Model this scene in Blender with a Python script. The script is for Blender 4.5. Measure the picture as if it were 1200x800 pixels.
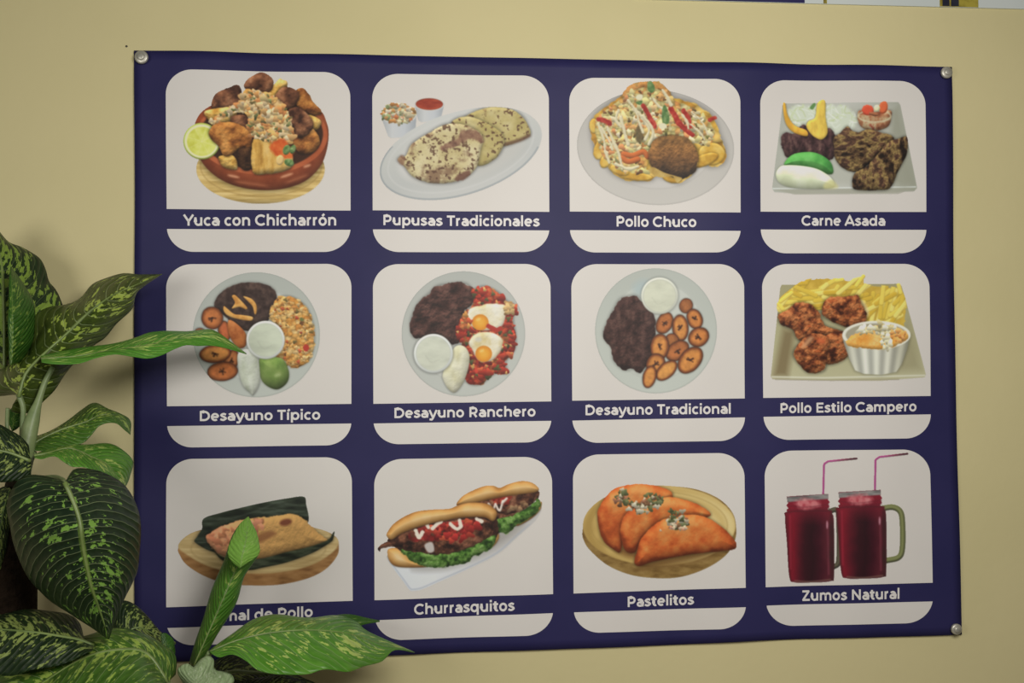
import bpy, bmesh, math, random
import numpy as np
from mathutils import Vector, Matrix

for o in list(bpy.data.objects): bpy.data.objects.remove(o)
SC = bpy.context.scene
COL = SC.collection

# ---------------------------------------------------------------- camera
F = 1100.0                       # focal length in pixels of the 1200 x 800 frame
UNIT = 0.27                      # one picture column of the banner, in metres
PX, PZ = -0.60, 1.80             # where the first picture's corner stands on the wall
_rv = np.array([-0.02533439, -0.08159293, -0.00554048])
_t = np.array([-1.89897125, -1.50187506, 5.17925536])
_th = np.linalg.norm(_rv); _k = _rv / _th
_K = np.array([[0, -_k[2], _k[1]], [_k[2], 0, -_k[0]], [-_k[1], _k[0], 0]])
R = np.eye(3) + math.sin(_th) * _K + (1 - math.cos(_th)) * _K @ _K
def w3(a): return np.array([a[0], a[2], -a[1]])
_c = -R.T @ _t
CAM = w3(_c) * UNIT + np.array([PX, 0, PZ])
RIGHT, DOWN, FWD = w3(R[0]), w3(R[1]), w3(R[2])
cam = bpy.data.cameras.new('camera'); co = bpy.data.objects.new('camera', cam); COL.objects.link(co)
M = Matrix.Identity(4)
for i in range(3):
    M[i][0] = RIGHT[i]; M[i][1] = -DOWN[i]; M[i][2] = -FWD[i]; M[i][3] = CAM[i]
co.matrix_world = M
cam.sensor_width = 36; cam.lens = 36 * F / 1200; cam.clip_start = 0.02
SC.camera = co

# ---------------------------------------------------------------- light
EXPOSURE = 0.0
SC.view_settings.view_transform = 'Standard'; SC.view_settings.look = 'None'
SC.view_settings.gamma = 1; SC.view_settings.exposure = EXPOSURE; SC.view_settings.use_curve_mapping = False
wd = bpy.data.worlds.new('room_light'); SC.world = wd; wd.use_nodes = True
wd.node_tree.nodes['Background'].inputs[0].default_value = (1.0, 0.93, 0.84, 1)
wd.node_tree.nodes['Background'].inputs[1].default_value = 0.08
def area(name, loc, target, size, power, col):
    l = bpy.data.lights.new(name, 'AREA'); l.shape = 'DISK'; l.size = size; l.energy = power; l.color = col
    o = bpy.data.objects.new(name, l); COL.objects.link(o); o.location = loc
    o.rotation_euler = (Vector(target) - Vector(loc)).to_track_quat('-Z', 'Y').to_euler()
    return o
area('pendant_light', (0.11, -1.30, 1.73), (0.10, 0.0, 1.24), 0.50, 12.9, (1.0, 0.96, 0.90))
area('left_fill_light', (-1.15, -1.35, 1.45), (-0.5, 0.0, 1.45), 0.60, 4.6, (1.0, 0.96, 0.90))  # added lamp, unseen: lifts the left side and throws plant shade on the banner

# ---------------------------------------------------------------- helpers
def ray(px, py):
    px = np.asarray(px, float); py = np.asarray(py, float)
    return (px[..., None] - 600) / F * RIGHT + (py[..., None] - 400) / F * DOWN + FWD
def at(px, py, depth=0.0):
    """point of the view through photo pixel (px,py) standing `depth` metres in front of the wall"""
    d = ray(px, py); depth = np.asarray(depth, float)
    s = (-depth - CAM[1]) / d[..., 1]
    return CAM + s[..., None] * d
def lin(c):
    c = np.asarray(c, float) / 255.0
    return np.where(c <= 0.04045, c / 12.92, ((c + 0.055) / 1.055) ** 2.4)
def rgba(c): return tuple(lin(c)) + (1.0,)
def mesh(name, verts, faces, mat, parent=None, smooth=False):
    me = bpy.data.meshes.new(name)
    me.from_pydata([tuple(map(float, v)) for v in verts], [], faces)
    if mat is not None: me.materials.append(mat)
    if smooth: me.polygons.foreach_set('use_smooth', [True] * len(me.polygons))
    me.update()
    o = bpy.data.objects.new(name, me); COL.objects.link(o)
    if parent is not None: o.parent = parent
    return o
def bobj(name, bm, mat, parent=None, smooth=True):
    me = bpy.data.meshes.new(name); bmesh.ops.recalc_face_normals(bm, faces=bm.faces[:]); bm.to_mesh(me); bm.free()
    me.materials.append(mat)
    if smooth: me.polygons.foreach_set('use_smooth', [True] * len(me.polygons))
    o = bpy.data.objects.new(name, me); COL.objects.link(o)
    if parent is not None: o.parent = parent
    return o
def tag(o, label=None, cat=None, group=None, kind=None):
    if label: o['label'] = label
    if cat: o['category'] = cat
    if group: o['group'] = group
    if kind: o['kind'] = kind
    return o
def empty(name, loc):
    o = bpy.data.objects.new(name, None); COL.objects.link(o); o.location = loc; return o
def keep(child, parent):
    """parent a mesh built in world coordinates"""
    child.parent = parent; child.matrix_parent_inverse = Matrix.Translation(-Vector(parent.location)); return child

class NT:
    def __init__(s, name):
        s.m = bpy.data.materials.new(name); s.m.use_nodes = True
        s.t = s.m.node_tree; s.b = s.t.nodes['Principled BSDF']
    def n(s, typ, **kw):
        nd = s.t.nodes.new(typ)
        for k, v in kw.items():
            if k.startswith('i_'): nd.inputs[k[2:].replace('_', ' ')].default_value = v
            else: setattr(nd, k, v)
        return nd
    def l(s, a, b): s.t.links.new(a, b)
    def math(s, op, a, b=None, c=None, clamp=False):
        nd = s.t.nodes.new('ShaderNodeMath'); nd.operation = op; nd.use_clamp = clamp
        for i, v in enumerate((a, b, c)):
            if v is None: continue
            if isinstance(v, (int, float)): nd.inputs[i].default_value = v
            else: s.l(v, nd.inputs[i])
        return nd.outputs[0]
    def step(s, v, lo, hi):
        nd = s.t.nodes.new('ShaderNodeMapRange'); nd.interpolation_type = 'SMOOTHSTEP'
        nd.inputs[1].default_value = lo; nd.inputs[2].default_value = hi; s.l(v, nd.inputs[0]); return nd.outputs[0]
    def mix(s, f, a, b):
        nd = s.t.nodes.new('ShaderNodeMix'); nd.data_type = 'RGBA'
        for sock, v in ((nd.inputs[0], f), (nd.inputs[6], a), (nd.inputs[7], b)):
            if isinstance(v, (int, float)): sock.default_value = v
            elif isinstance(v, tuple): sock.default_value = v
            else: s.l(v, sock)
        return nd.outputs[2]
    def bump(s, h, strength, dist):
        nd = s.t.nodes.new('ShaderNodeBump'); nd.inputs['Strength'].default_value = strength; nd.inputs['Distance'].default_value = dist
        s.l(h, nd.inputs['Height']); s.l(nd.outputs[0], s.b.inputs['Normal'])
def noisy(name, c1, c2, scale, rough=0.6, bump=0.0, bscale=None, spec=0.5, dist=0.002, metal=0):
    t = NT(name); tc = t.n('ShaderNodeTexCoord')
    ns = t.n('ShaderNodeTexNoise', i_Scale=scale, i_Detail=5.0); t.l(tc.outputs['Object'], ns.inputs['Vector'])
    t.l(t.mix(t.step(ns.outputs[0], 0.35, 0.65), tuple(c1) + (1,), tuple(c2) + (1,)), t.b.inputs['Base Color'])
    t.b.inputs['Roughness'].default_value = rough; t.b.inputs['Specular IOR Level'].default_value = spec
    t.b.inputs['Metallic'].default_value = metal
    if bump:
        n2 = t.n('ShaderNodeTexNoise', i_Scale=bscale or scale * 4, i_Detail=4.0); t.l(tc.outputs['Object'], n2.inputs['Vector'])
        t.bump(n2.outputs[0], bump, dist)
    return t.m

# ---------------------------------------------------------------- materials
M_WALL = noisy('cream_wall_paint', (0.665, 0.60, 0.325), (0.695, 0.625, 0.345), 3.0, 0.6, 0.12, 60, 0.25, 0.003)
M_FLOOR = noisy('floor_tile', (0.30, 0.24, 0.18), (0.36, 0.30, 0.23), 4, 0.4)
M_BLUE = noisy('blue_vinyl_print', (0.022, 0.021, 0.088), (0.026, 0.024, 0.096), 9, 0.55, 0.05, 40, 0.26, 0.002)
M_WHITE = noisy('white_vinyl_print', (0.75, 0.725, 0.69), (0.77, 0.745, 0.71), 5, 0.52, 0.03, 40, 0.30, 0.002)
M_TEXT = noisy('white_lettering_print', (0.78, 0.76, 0.74), (0.80, 0.78, 0.76), 5, 0.5)
M_SCREW = noisy('zinc_washer', (0.50, 0.49, 0.42), (0.62, 0.60, 0.52), 120, 0.42, 0.1, 300, 0.5, 0.0005, 0.55)
M_SLOT = noisy('dark_screw_recess', (0.05, 0.05, 0.04), (0.08, 0.07, 0.05), 200, 0.6)
def print_mat():
    t = NT('food_photo_print'); a = t.n('ShaderNodeAttribute', attribute_name='ink')
    t.l(a.outputs['Color'], t.b.inputs['Base Color']); t.b.inputs['Roughness'].default_value = 0.52
    t.b.inputs['Specular IOR Level'].default_value = 0.30
    return t.m
M_INK = print_mat()

# ---------------------------------------------------------------- the room
def box(name, lo, hi, mat, bevel=0.0):
    bm = bmesh.new(); bmesh.ops.create_cube(bm, size=1)
    for v in bm.verts: v.co = Vector([lo[i] + (v.co[i] + .5) * (hi[i] - lo[i]) for i in range(3)])
    if bevel: bmesh.ops.bevel(bm, geom=bm.edges[:], offset=bevel, segments=2, affect='EDGES')
    return bobj(name, bm, mat, smooth=False)
tag(box('wall_back', (-2.2, 0, 0), (2.2, 0.12, 2.9), M_WALL), kind='structure')
tag(box('floor', (-2.2, -3.2, -0.1), (2.2, 0.12, 0), M_FLOOR), kind='structure')
def disc(bm, c, r, h0, h1, nrm=(0, -1, 0), seg=28, taper=1.0, bev=0.0):
    """a short cylinder on the wall, from h0 to h1 metres in front of it"""
    rings = [(r, h0), (r, h1 - bev), (r * taper - bev, h1)] if bev else [(r, h0), (r * taper, h1)]
    vs = []
    for rr, hh in rings:
        vs.append([bm.verts.new((c[0] + rr * math.cos(2 * math.pi * i / seg), c[1] - hh, c[2] + rr * math.sin(2 * math.pi * i / seg))) for i in range(seg)])
    for a, b in zip(vs, vs[1:]):
        for i in range(seg): bm.faces.new((a[i], a[(i + 1) % seg], b[(i + 1) % seg], b[i]))
    bm.faces.new(vs[-1]); bm.faces.new(vs[0][::-1])

# the lower edge of a white poster that hangs above the menu
P0, P1 = at(742, 0.6), at(1330, 11.5)
PW = P1[0] - P0[0]; zb = 0.5 * (P0[2] + P1[2])
zb = at(1000, 6.2)[2]
poster = empty('wall_poster', (P0[0] + PW / 2, -0.002, zb))
tag(poster, 'white poster with a blue block, only its lower edge showing above the blue menu banner', 'poster')
M_PW = noisy('white_poster_paper', (0.62, 0.68, 0.66), (0.66, 0.71, 0.69), 4, 0.5)
M_PO = noisy('olive_poster_print', (0.22, 0.17, 0.02), (0.42, 0.35, 0.05), 60, 0.5)
M_PD = noisy('black_poster_print', (0.012, 0.014, 0.03), (0.02, 0.022, 0.04), 60, 0.5)
def pbox(name, x0, x1, y0, zlo, zhi, mat, lab=None):
    o = keep(box(name, (x0, -y0, zlo), (x1, -0.0005, zhi), mat), poster)
    if lab: o['label'] = lab
    return o
def pxx(px): return float(at(px, 5)[0])
pbox('sheet', P0[0], P1[0], 0.003, zb, zb + 0.5, M_PW)
pbox('printed_block', P0[0], pxx(942), 0.0036, zb + 0.0004, zb + 0.42, M_BLUE, 'dark blue printed block')
pbox('printed_stripe', pxx(964), pxx(968), 0.0036, zb + 0.0004, zb + 0.42, M_PO, 'thin olive stripe')
pbox('printed_picture', pxx(1100), pxx(1145), 0.0036, zb + 0.0004, zb + 0.08, M_PO, 'small dark picture with olive yellow edge')
pd = pbox('printed_picture', pxx(1103), pxx(1111), 0.0042, zb + 0.0012, zb + 0.07, M_PD)
pd = pbox('printed_picture', pxx(1113), pxx(1122), 0.0042, zb + 0.0012, zb + 0.07, M_PD)

# ---------------------------------------------------------------- the banner
def wave(P):
    x, z = P[..., 0] - PX, PZ - P[..., 2]
    w = 0.0009 * np.sin(x * 2 * math.pi / 0.27 + 0.8) + 0.0006 * np.sin(x * 37 + z * 9) + 0.0005 * np.sin(z * 21 - x * 6)
    w += 0.0010 * np.exp(-((z + 0.02) / 0.03) ** 2) * np.sin(x * 30)
    return w
BASE = 0.006
def onb(px, py, off=0.0):
    P = at(np.asarray(px, float), np.asarray(py, float), BASE)
    P[..., 1] -= wave(P) + off
    return P
TOP = [(156.5, 58.6), (400, 63.5), (640, 68.6), (880, 73.6), (1116.3, 78.0)]
BOT = [(157.6, 776.0), (300, 772.6), (460, 767.5), (620, 761.5), (760, 756.6), (900, 750.0), (1000, 747.2), (1127.6, 743.6)]
LEF = [(156.5, 58.6), (157.8, 200), (157.6, 330), (157.3, 450), (157.0, 640), (157.6, 776.0)]
RIG = [(1116.3, 78.0), (1116.5, 110), (1118, 300), (1122, 520), (1125, 640), (1127.6, 743.6)]
def crs(pts, n, closed=False):
    """smooth curve through points, n samples spaced evenly"""
    p = np.asarray(pts, float)
    if closed: q = np.vstack([p[-1], p, p[0], p[1]])
    else: q = np.vstack([2 * p[0] - p[1], p, 2 * p[-1] - p[-2]])
    out = []
    for i in range(1, len(q) - 2):
        t = np.linspace(0, 1, 24, endpoint=False)[:, None]
        a, b, c, d = q[i - 1], q[i], q[i + 1], q[i + 2]
        out.append(0.5 * (2 * b + (c - a) * t + (2 * a - 5 * b + 4 * c - d) * t ** 2 + (3 * b - a - 3 * c + d) * t ** 3))
    out.append((p[0] if closed else p[-1])[None]); o = np.vstack(out)
    if n is None: return o
    s = np.r_[0, np.cumsum(np.linalg.norm(np.diff(o, axis=0), axis=1))]; u = np.linspace(0, s[-1], n)
    return np.stack([np.interp(u, s, o[:, k]) for k in range(o.shape[1])], 1)
banner = empty('menu_banner', tuple(at(640, 420)))
tag(banner, 'large dark blue vinyl menu banner with twelve captioned food pictures, screwed to the cream wall', 'banner')
nu, nv = 97, 65
tp, bt, lf, rt = crs(TOP, nu), crs(BOT, nu), crs(LEF, nv), crs(RIG, nv)
u = np.linspace(0, 1, nu)[None, :, None]; v = np.linspace(0, 1, nv)[:, None, None]
Q = (1 - v) * tp[None] + v * bt[None] + (1 - u) * lf[:, None] + u * rt[:, None] \
    - ((1 - u) * (1 - v) * tp[0] + u * (1 - v) * tp[-1] + (1 - u) * v * bt[0] + u * v * bt[-1])
Pf = onb(Q[..., 0], Q[..., 1]); Pb = Pf.copy(); Pb[..., 1] += 0.0008
vv = np.vstack([Pf.reshape(-1, 3), Pb.reshape(-1, 3)]); N = nu * nv; fs = []
for j in range(nv - 1):
    for i in range(nu - 1):
        a = j * nu + i; fs.append((a, a + nu, a + nu + 1, a + 1)); fs.append((N + a, N + a + 1, N + a + nu + 1, N + a + nu))
rim = [i for i in range(nu)] + [j * nu + nu - 1 for j in range(1, nv)] + [(nv - 1) * nu + i for i in range(nu - 2, -1, -1)] + [j * nu for j in range(nv - 2, 0, -1)]
for a, b in zip(rim, rim[1:] + rim[:1]): fs.append((a, b, N + b, N + a))
keep(mesh('sheet', vv, fs, M_BLUE, None, True), banner)['label'] = 'dark blue vinyl sheet'

# ---------------------------------------------------------------- lettering
HW = 0.071
def arc(cx, cy, rx, ry, a0, a1, n=18):
    a = np.radians(np.linspace(a0, a1, n)); return [(cx + rx * math.cos(q), cy + ry * math.sin(q)) for q in a]
def bowl(cx): return arc(cx, .265, .205, .212, 0, 360, 36)
G = {
 'o': ([bowl(.305)], .61), 'c': ([arc(.305, .265, .205, .212, 48, 312, 26)], .53),
 'e': ([[(.11, .265), (.51, .265)], arc(.305, .265, .205, .212, 0, 308, 30)], .605),
 'a': ([[(.455, 0), (.455, .31)] + arc(.275, .31, .18, .165, 0, 142, 14),
        [(.455, .285), (.27, .285)] + arc(.27, .17, .165, .115, 90, 270, 16) + [(.33, .055), (.455, .13)]], .565),
 'd': ([bowl(.30), [(.53, 0), (.53, .742)]], .66), 'p': ([bowl(.36), [(.13, -.19), (.13, .53)]], .66),
 'q': ([bowl(.30), [(.53, -.19), (.53, .53)]], .66),
 'n': ([[(.13, 0), (.13, .53)], arc(.325, .30, .195, .177, 180, 0) + [(.52, 0)]], .645),
 'h': ([[(.13, 0), (.13, .742)], arc(.325, .30, .195, .177, 180, 0) + [(.52, 0)]], .645),
 'm': ([[(.13, 0), (.13, .53)], arc(.305, .30, .175, .177, 180, 0) + [(.48, 0)], arc(.655, .30, .175, .177, 180, 0) + [(.83, 0)]], .955),
 'r': ([[(.13, 0), (.13, .53)], arc(.31, .30, .18, .177, 180, 84, 10)], .40),
 'u': ([[(.125, .53), (.125, .23)] + arc(.318, .23, .193, .177, 180, 360), [(.51, 0), (.51, .53)]], .64),
 't': ([[(.18, .65), (.18, .17)] + arc(.30, .17, .12, .115, 180, 300, 10), [(.02, .47), (.37, .47)]], .415),
 'l': ([[(.13, 0), (.13, .742)]], .26), 'i': ([[(.13, 0), (.13, .53)], [(.055, .68), (.205, .68)]], .26),
 '\u00ed': ([[(.13, 0), (.13, .53)], [(.11, .60), (.24, .735)]], .26),
 '\u00f3': ([bowl(.305), [(.28, .60), (.41, .735)]], .61),
 's': ([[tuple(p) for p in crs([(.43, .425), (.27, .478), (.115, .395), (.20, .305), (.32, .255), (.42, .155), (.25, .055), (.055, .11)], 30)]], .50),
 'y': ([[(.05, .53), (.30, 0)], [(.55, .53), (.29, -.05), (.21, -.135), (.06, -.12)]], .59),
 'Y': ([[(.03, .70), (.335, .27), (.335, 0)], [(.64, .70), (.335, .27)]], .66),
 'C': ([arc(.40, .35, .325, .293, 44, 316, 30)], .72),
 'P': ([[(.15, 0), (.15, .70)], [(.15, .637), (.37, .637)] + arc(.37, .455, .20, .182, 90, -90) + [(.15, .273)]], .685),
 'R': ([[(.15, 0), (.15, .70)], [(.15, .637), (.37, .637)] + arc(.37, .455, .20, .182, 90, -90) + [(.15, .273)], [(.38, .27), (.57, 0)]], .70),
 'D': ([[(.15, 0), (.15, .70)], [(.15, .637), (.37, .637)] + arc(.37, .35, .32, .287, 90, -90, 24) + [(.15, .063)]], .79),
 'T': ([[(.02, .635), (.58, .635)], [(.30, 0), (.30, .635)]], .60),
 'A': ([[(.04, 0), (.365, .68)], [(.365, .68), (.69, 0)], [(.335, .70), (.395, .70)], [(.16, .19), (.57, .19)]], .73),
 'N': ([[(.15, 0), (.15, .70)], [(.13, .67), (.68, .03)], [(.66, 0), (.66, .70)]], .81),
 'E': ([[(.15, 0), (.15, .70)], [(.15, .637), (.60, .637)], [(.15, .36), (.55, .36)], [(.15, .063), (.61, .063)]], .65),
 'Z': ([[(.06, .637), (.57, .637)], [(.545, .66), (.10, .04)], [(.07, .063), (.61, .063)]], .65), ' ': ([], .265)}
def strip(pl):
    p = np.asarray(pl, float); n = len(p); closed = np.linalg.norm(p[0] - p[-1]) < 1e-6
    d = np.diff(p, axis=0); d /= np.maximum(np.linalg.norm(d, axis=1), 1e-9)[:, None]; nn = np.stack([-d[:, 1], d[:, 0]], 1)
    o = np.zeros_like(p)
    for i in range(n):
        a = nn[i - 1] if i > 0 else (nn[-1] if closed else nn[0]); b = nn[i] if i < n - 1 else (nn[0] if closed else nn[-1])
        m = a + b; L = np.linalg.norm(m); m = m / L if L > 1e-6 else b
        o[i] = m * HW / max(0.6, float(m @ b))
    return p + o, p - o
def lettering(text, L, Rr, cap, parent):
    """text in photo pixels from point L to point Rr along its baseline, cap height in pixels"""
    L = np.array(L); Rr = np.array(Rr); wid = sum(G[c][1] for c in text) - 0.12
    ex = (Rr - L) / wid; ey = np.array([0, -cap / .70]); V, Fc = [], []; x = -0.06
    for c in text:
        for pl in G[c][0]:
            a, b = strip(pl); k = len(V)
            for q in range(len(a)): V += [L + (a[q][0] + x) * ex + a[q][1] * ey, L + (b[q][0] + x) * ex + b[q][1] * ey]
            for q in range(len(a) - 1): Fc.append((k + 2 * q, k + 2 * q + 1, k + 2 * q + 3, k + 2 * q + 2))
        x += G[c][1]
    V = np.array(V); P = onb(V[:, 0], V[:, 1], 0.0007)
    return keep(mesh('caption_lettering', P, Fc, M_TEXT), parent)
# ---------------------------------------------------------------- picture panels
def panel(fr, tl, tr, ub, lt, bt, xl, xr, label):
    """frame (x0,y0,s) in which the numbers are given; white picture field with round top corners, white strip with round bottom corners"""
    x0, y0, s = fr
    def q(u, v):                       # u 0..1 across, v in the panel: top 0, bottom 1
        yT = tl + (tr - tl) * u; yB = bt[0] + (bt[1] - bt[0]) * u
        return x0 + ((xl[0] + (xl[1] - xl[0]) * v) * (1 - u) + (xr[0] + (xr[1] - xr[0]) * v) * u) / s, y0 + (yT + (yB - yT) * v) / s
    W = xr[0] - xl[0]; H = bt[0] - tl; rx, ry = 105 / W, 98 / H
    def vv(yl, yr, u):
        yT = tl + (tr - tl) * u; yB = bt[0] + (bt[1] - bt[0]) * u
        return (yl + (yr - yl) * u - yT) / (yB - yT)
    ca = rx * (1 - np.cos(np.linspace(0, math.pi / 2, 26))); us = np.r_[ca, np.linspace(rx, 1 - rx, 46)[1:-1], (1 - ca)[::-1]]
    def inset(u):
        d = np.clip(np.minimum(u, 1 - u) / rx, 0, 1); return ry * (1 - np.sqrt(np.clip(1 - (1 - d) ** 2, 0, 1)))
    out = []
    for k in (0, 1):
        a = inset(us) if k == 0 else vv(lt[0], lt[1], us)
        b = vv(ub[0], ub[1], us) if k == 0 else 1 - inset(us)
        ok = b > a + 1e-4; uu, a, b = us[ok], a[ok], b[ok]; m = 14 if k == 0 else 5
        pts = []
        for f in np.linspace(0, 1, m):
            X, Y = q(uu, a + (b - a) * f); pts.append(np.stack([X, Y], 1))
        pts = np.vstack(pts); n = len(uu); P = onb(pts[:, 0], pts[:, 1], 0.0003)
        fs = [(j * n + i, (j + 1) * n + i, (j + 1) * n + i + 1, j * n + i + 1) for j in range(m - 1) for i in range(n - 1)]
        o = keep(mesh('picture_panel' if k == 0 else 'blank_panel', P, fs, M_WHITE, None, True), banner)
        o['label'] = label if k == 0 else 'blank white strip with rounded lower corners below the caption'
        out.append(o)
    return out[0]

# ---------------------------------------------------------------- printing: inks laid on a fine grid of the sheet
_T = {}
def _lat(seed):
    if seed not in _T: _T[seed] = np.random.RandomState(seed).rand(64, 64)
    return _T[seed]
class Pic:
    def __init__(s, fr, bx, white, parent, step=1.55):
        s.fr, s.parent = fr, parent
        s.xs = np.arange(bx[0], bx[2], step); s.ys = np.arange(bx[1], bx[3], step)
        s.X, s.Y = np.meshgrid(s.xs, s.ys); s.step = step
        s.white = np.array(white, float); s.col = np.ones(s.X.shape + (3,)) * s.white; s.id = np.zeros(s.X.shape, int)
        s.names = ['']; s.rng = np.random.RandomState(int(bx[0] * 7 + bx[1] * 13 + fr[0] + fr[1]))
    # ---- fields
    def noise(s, sc, seed=1, octv=4, X=None, Y=None):
        X = s.X if X is None else X; Y = s.Y if Y is None else Y
        out = 0; amp = 1; tot = 0
        for o in range(octv):
            L = _lat(seed + o * 17); sx = sc[0] if isinstance(sc, tuple) else sc; sy = sc[1] if isinstance(sc, tuple) else sc
            x = X / sx * 2 ** o + o * 3.7; y = Y / sy * 2 ** o + o * 9.1
            xi = np.floor(x).astype(int); yi = np.floor(y).astype(int); fx = x - xi; fy = y - yi
            fx = fx * fx * (3 - 2 * fx); fy = fy * fy * (3 - 2 * fy); xi &= 63; yi &= 63; x1 = (xi + 1) & 63; y1 = (yi + 1) & 63
            out = out + amp * ((L[yi, xi] * (1 - fx) + L[yi, x1] * fx) * (1 - fy) + (L[y1, xi] * (1 - fx) + L[y1, x1] * fx) * fy)
            tot += amp; amp *= 0.55
        return out / tot
    def cells(s, sc, seed=1, warp=0.35):
        """cellular field: distance to the nearest lump centre, and that lump's random number"""
        sx = sc[0] if isinstance(sc, tuple) else sc; sy = sc[1] if isinstance(sc, tuple) else sc
        X = s.X / sx + warp * (s.noise(max(sx, sy), seed + 5, 2) - .5) * 2; Y = s.Y / sy + warp * (s.noise(max(sx, sy), seed + 9, 2) - .5) * 2
        xi = np.floor(X).astype(int); yi = np.floor(Y).astype(int); best = np.full(X.shape, 9.0); cid = np.zeros(X.shape)
        A, B, C = _lat(seed), _lat(seed + 1), _lat(seed + 2)
        for dx in (-1, 0, 1):
            for dy in (-1, 0, 1):
                a = (xi + dx) & 63; b = (yi + dy) & 63
                d = np.hypot(xi + dx + A[b, a] - X, yi + dy + B[b, a] - Y); m = d < best
                best = np.where(m, d, best); cid = np.where(m, C[b, a], cid)
        return best, cid
    @staticmethod
    def ramp(v, cols):
        c = np.array(cols, float); t = np.clip(v, 0, 1) * (len(c) - 1); i = np.minimum(t.astype(int), len(c) - 2); f = (t - i)[..., None]
        return c[i] * (1 - f) + c[i + 1] * f
    # ---- shapes (signed distances, negative inside)
    def E(s, cx, cy, rx, ry=None, ang=0):
        ry = rx if ry is None else ry; a = math.radians(ang); c, n = math.cos(a), math.sin(a)
        x = (s.X - cx) * c + (s.Y - cy) * n; y = -(s.X - cx) * n + (s.Y - cy) * c
        k = np.hypot(x / rx, y / ry); g = np.hypot(x / rx ** 2, y / ry ** 2)
        return np.where(k < 1e-3, -min(rx, ry), k * (k - 1) / np.maximum(g, 1e-9))
    def P(s, pts, smooth=True):
        p = crs(pts, None, True)[::4] if smooth else np.asarray(pts, float)
        if np.allclose(p[0], p[-1]): p = p[:-1]
        d = np.full(s.X.shape, 1e9); ins = np.zeros(s.X.shape, bool)
        for a, b in zip(p, np.roll(p, -1, 0)):
            e = b - a; L = e @ e + 1e-9; t = np.clip(((s.X - a[0]) * e[0] + (s.Y - a[1]) * e[1]) / L, 0, 1)
            d = np.minimum(d, (s.X - a[0] - t * e[0]) ** 2 + (s.Y - a[1] - t * e[1]) ** 2)
            cnd = (a[1] > s.Y) != (b[1] > s.Y)
            ins ^= cnd & (s.X < (b[0] - a[0]) * (s.Y - a[1]) / (b[1] - a[1] + 1e-12) + a[0])
        d = np.sqrt(d); return np.where(ins, -d, d)
    def Lp(s, pts, w, smooth=True):
        p = crs(pts, None)[::4] if smooth and len(pts) > 2 else np.asarray(pts, float)
        d = np.full(s.X.shape, 1e9)
        for a, b in zip(p, p[1:]):
            e = b - a; L = e @ e + 1e-9; t = np.clip(((s.X - a[0]) * e[0] + (s.Y - a[1]) * e[1]) / L, 0, 1)
            d = np.minimum(d, (s.X - a[0] - t * e[0]) ** 2 + (s.Y - a[1] - t * e[1]) ** 2)
        return np.sqrt(d) - w
    # ---- the photographed form of a thing: brightness of a rounded, bumpy body lit from above
    def form(s, sdf, w, k=0.5, b=0.0, bsc=14, seed=3, light=(-.25, -.75), lo=.35):
        d = np.clip(-sdf, 0, w) / w; h = np.sqrt(np.clip(1 - (1 - d) ** 2, 0, 1)) * w
        if b: h = h + b * s.noise(bsc, seed, 4) * bsc
        gy, gx = np.gradient(h, s.step); nz = 1 / np.sqrt(1 + gx ** 2 + gy ** 2)
        l = -(gx * light[0] + gy * light[1]) * nz * -1
        return np.clip(1 + k * (-l) * 1.0 - k * (1 - nz) * .5, lo, 1.7)
    def add(s, name, sdf, col, rough=0, rs=12, soft=1.8, seed=7, f=None, op=1.0):
        """print a shape; name None keeps it within the last part"""
        if rough: sdf = sdf + rough * (s.noise(rs, seed, 3) - .5) * 2
        al = np.clip(.5 - sdf / (2 * soft), 0, 1) * op
        c = np.asarray(col, float); c = np.ones(s.X.shape + (3,)) * c if c.ndim == 1 else c
        if f is not None: c = c * np.asarray(f)[..., None]
        s.col = s.col * (1 - al[..., None]) + c * al[..., None]
        if name: s.names.append(name)
        m = sdf < 0.3
        s.id[m if name else (m & (s.id == 0))] = len(s.names) - 1
        return sdf
    def blobs(s, reg, n, size, cols, asp=1.6, seed=1, shade=.3, soft=1.6):
        """many small irregular crumbs inside a region, kept within the last part"""
        rg = np.random.RandomState(seed); cand = np.argwhere(reg < -1)
        if not len(cand): return
        mean = np.mean(np.array(cols, float), 0)
        for _ in range(n):
            j, i = cand[rg.randint(len(cand))]; r = rg.uniform(*size); a = rg.uniform(1, asp); c = (np.array(cols[rg.randint(len(cols))], float) * .68 + mean * .30) * rg.uniform(.84, 1.06)
            th = rg.rand() * 3.14; W = int(r * a / s.step) + 3
            sl = (slice(max(0, j - W), j + W), slice(max(0, i - W), i + W)); dx = s.X[sl] - s.X[j, i]; dy = s.Y[sl] - s.Y[j, i]
            x = dx * math.cos(th) + dy * math.sin(th); y = -dx * math.sin(th) + dy * math.cos(th)
            k = np.hypot(x / (r * a), y / r); k = k + .25 * np.sin(3 * np.arctan2(y, x) + rg.rand() * 6) * k
            al = np.clip((1 - k) * r / soft + .5, 0, 1)[..., None]
            sh = (1 - shade * np.clip(dy / r, -1, 1) * .8)[..., None]
            s.col[sl] = s.col[sl] * (1 - al) + c * sh * al
            m = (al[..., 0] > .5) & (s.id[sl] == 0); q = s.id[sl]; q[m] = len(s.names) - 1; s.id[sl] = q
    def shadow(s, sdf, w, k):
        """the soft dark contact line printed round a thing"""
        s.col *= (1 - .72 * k * np.clip(1 - sdf / w, 0, 1) ** 2 * (sdf > -2) * (s.id > 0))[..., None]
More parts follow.
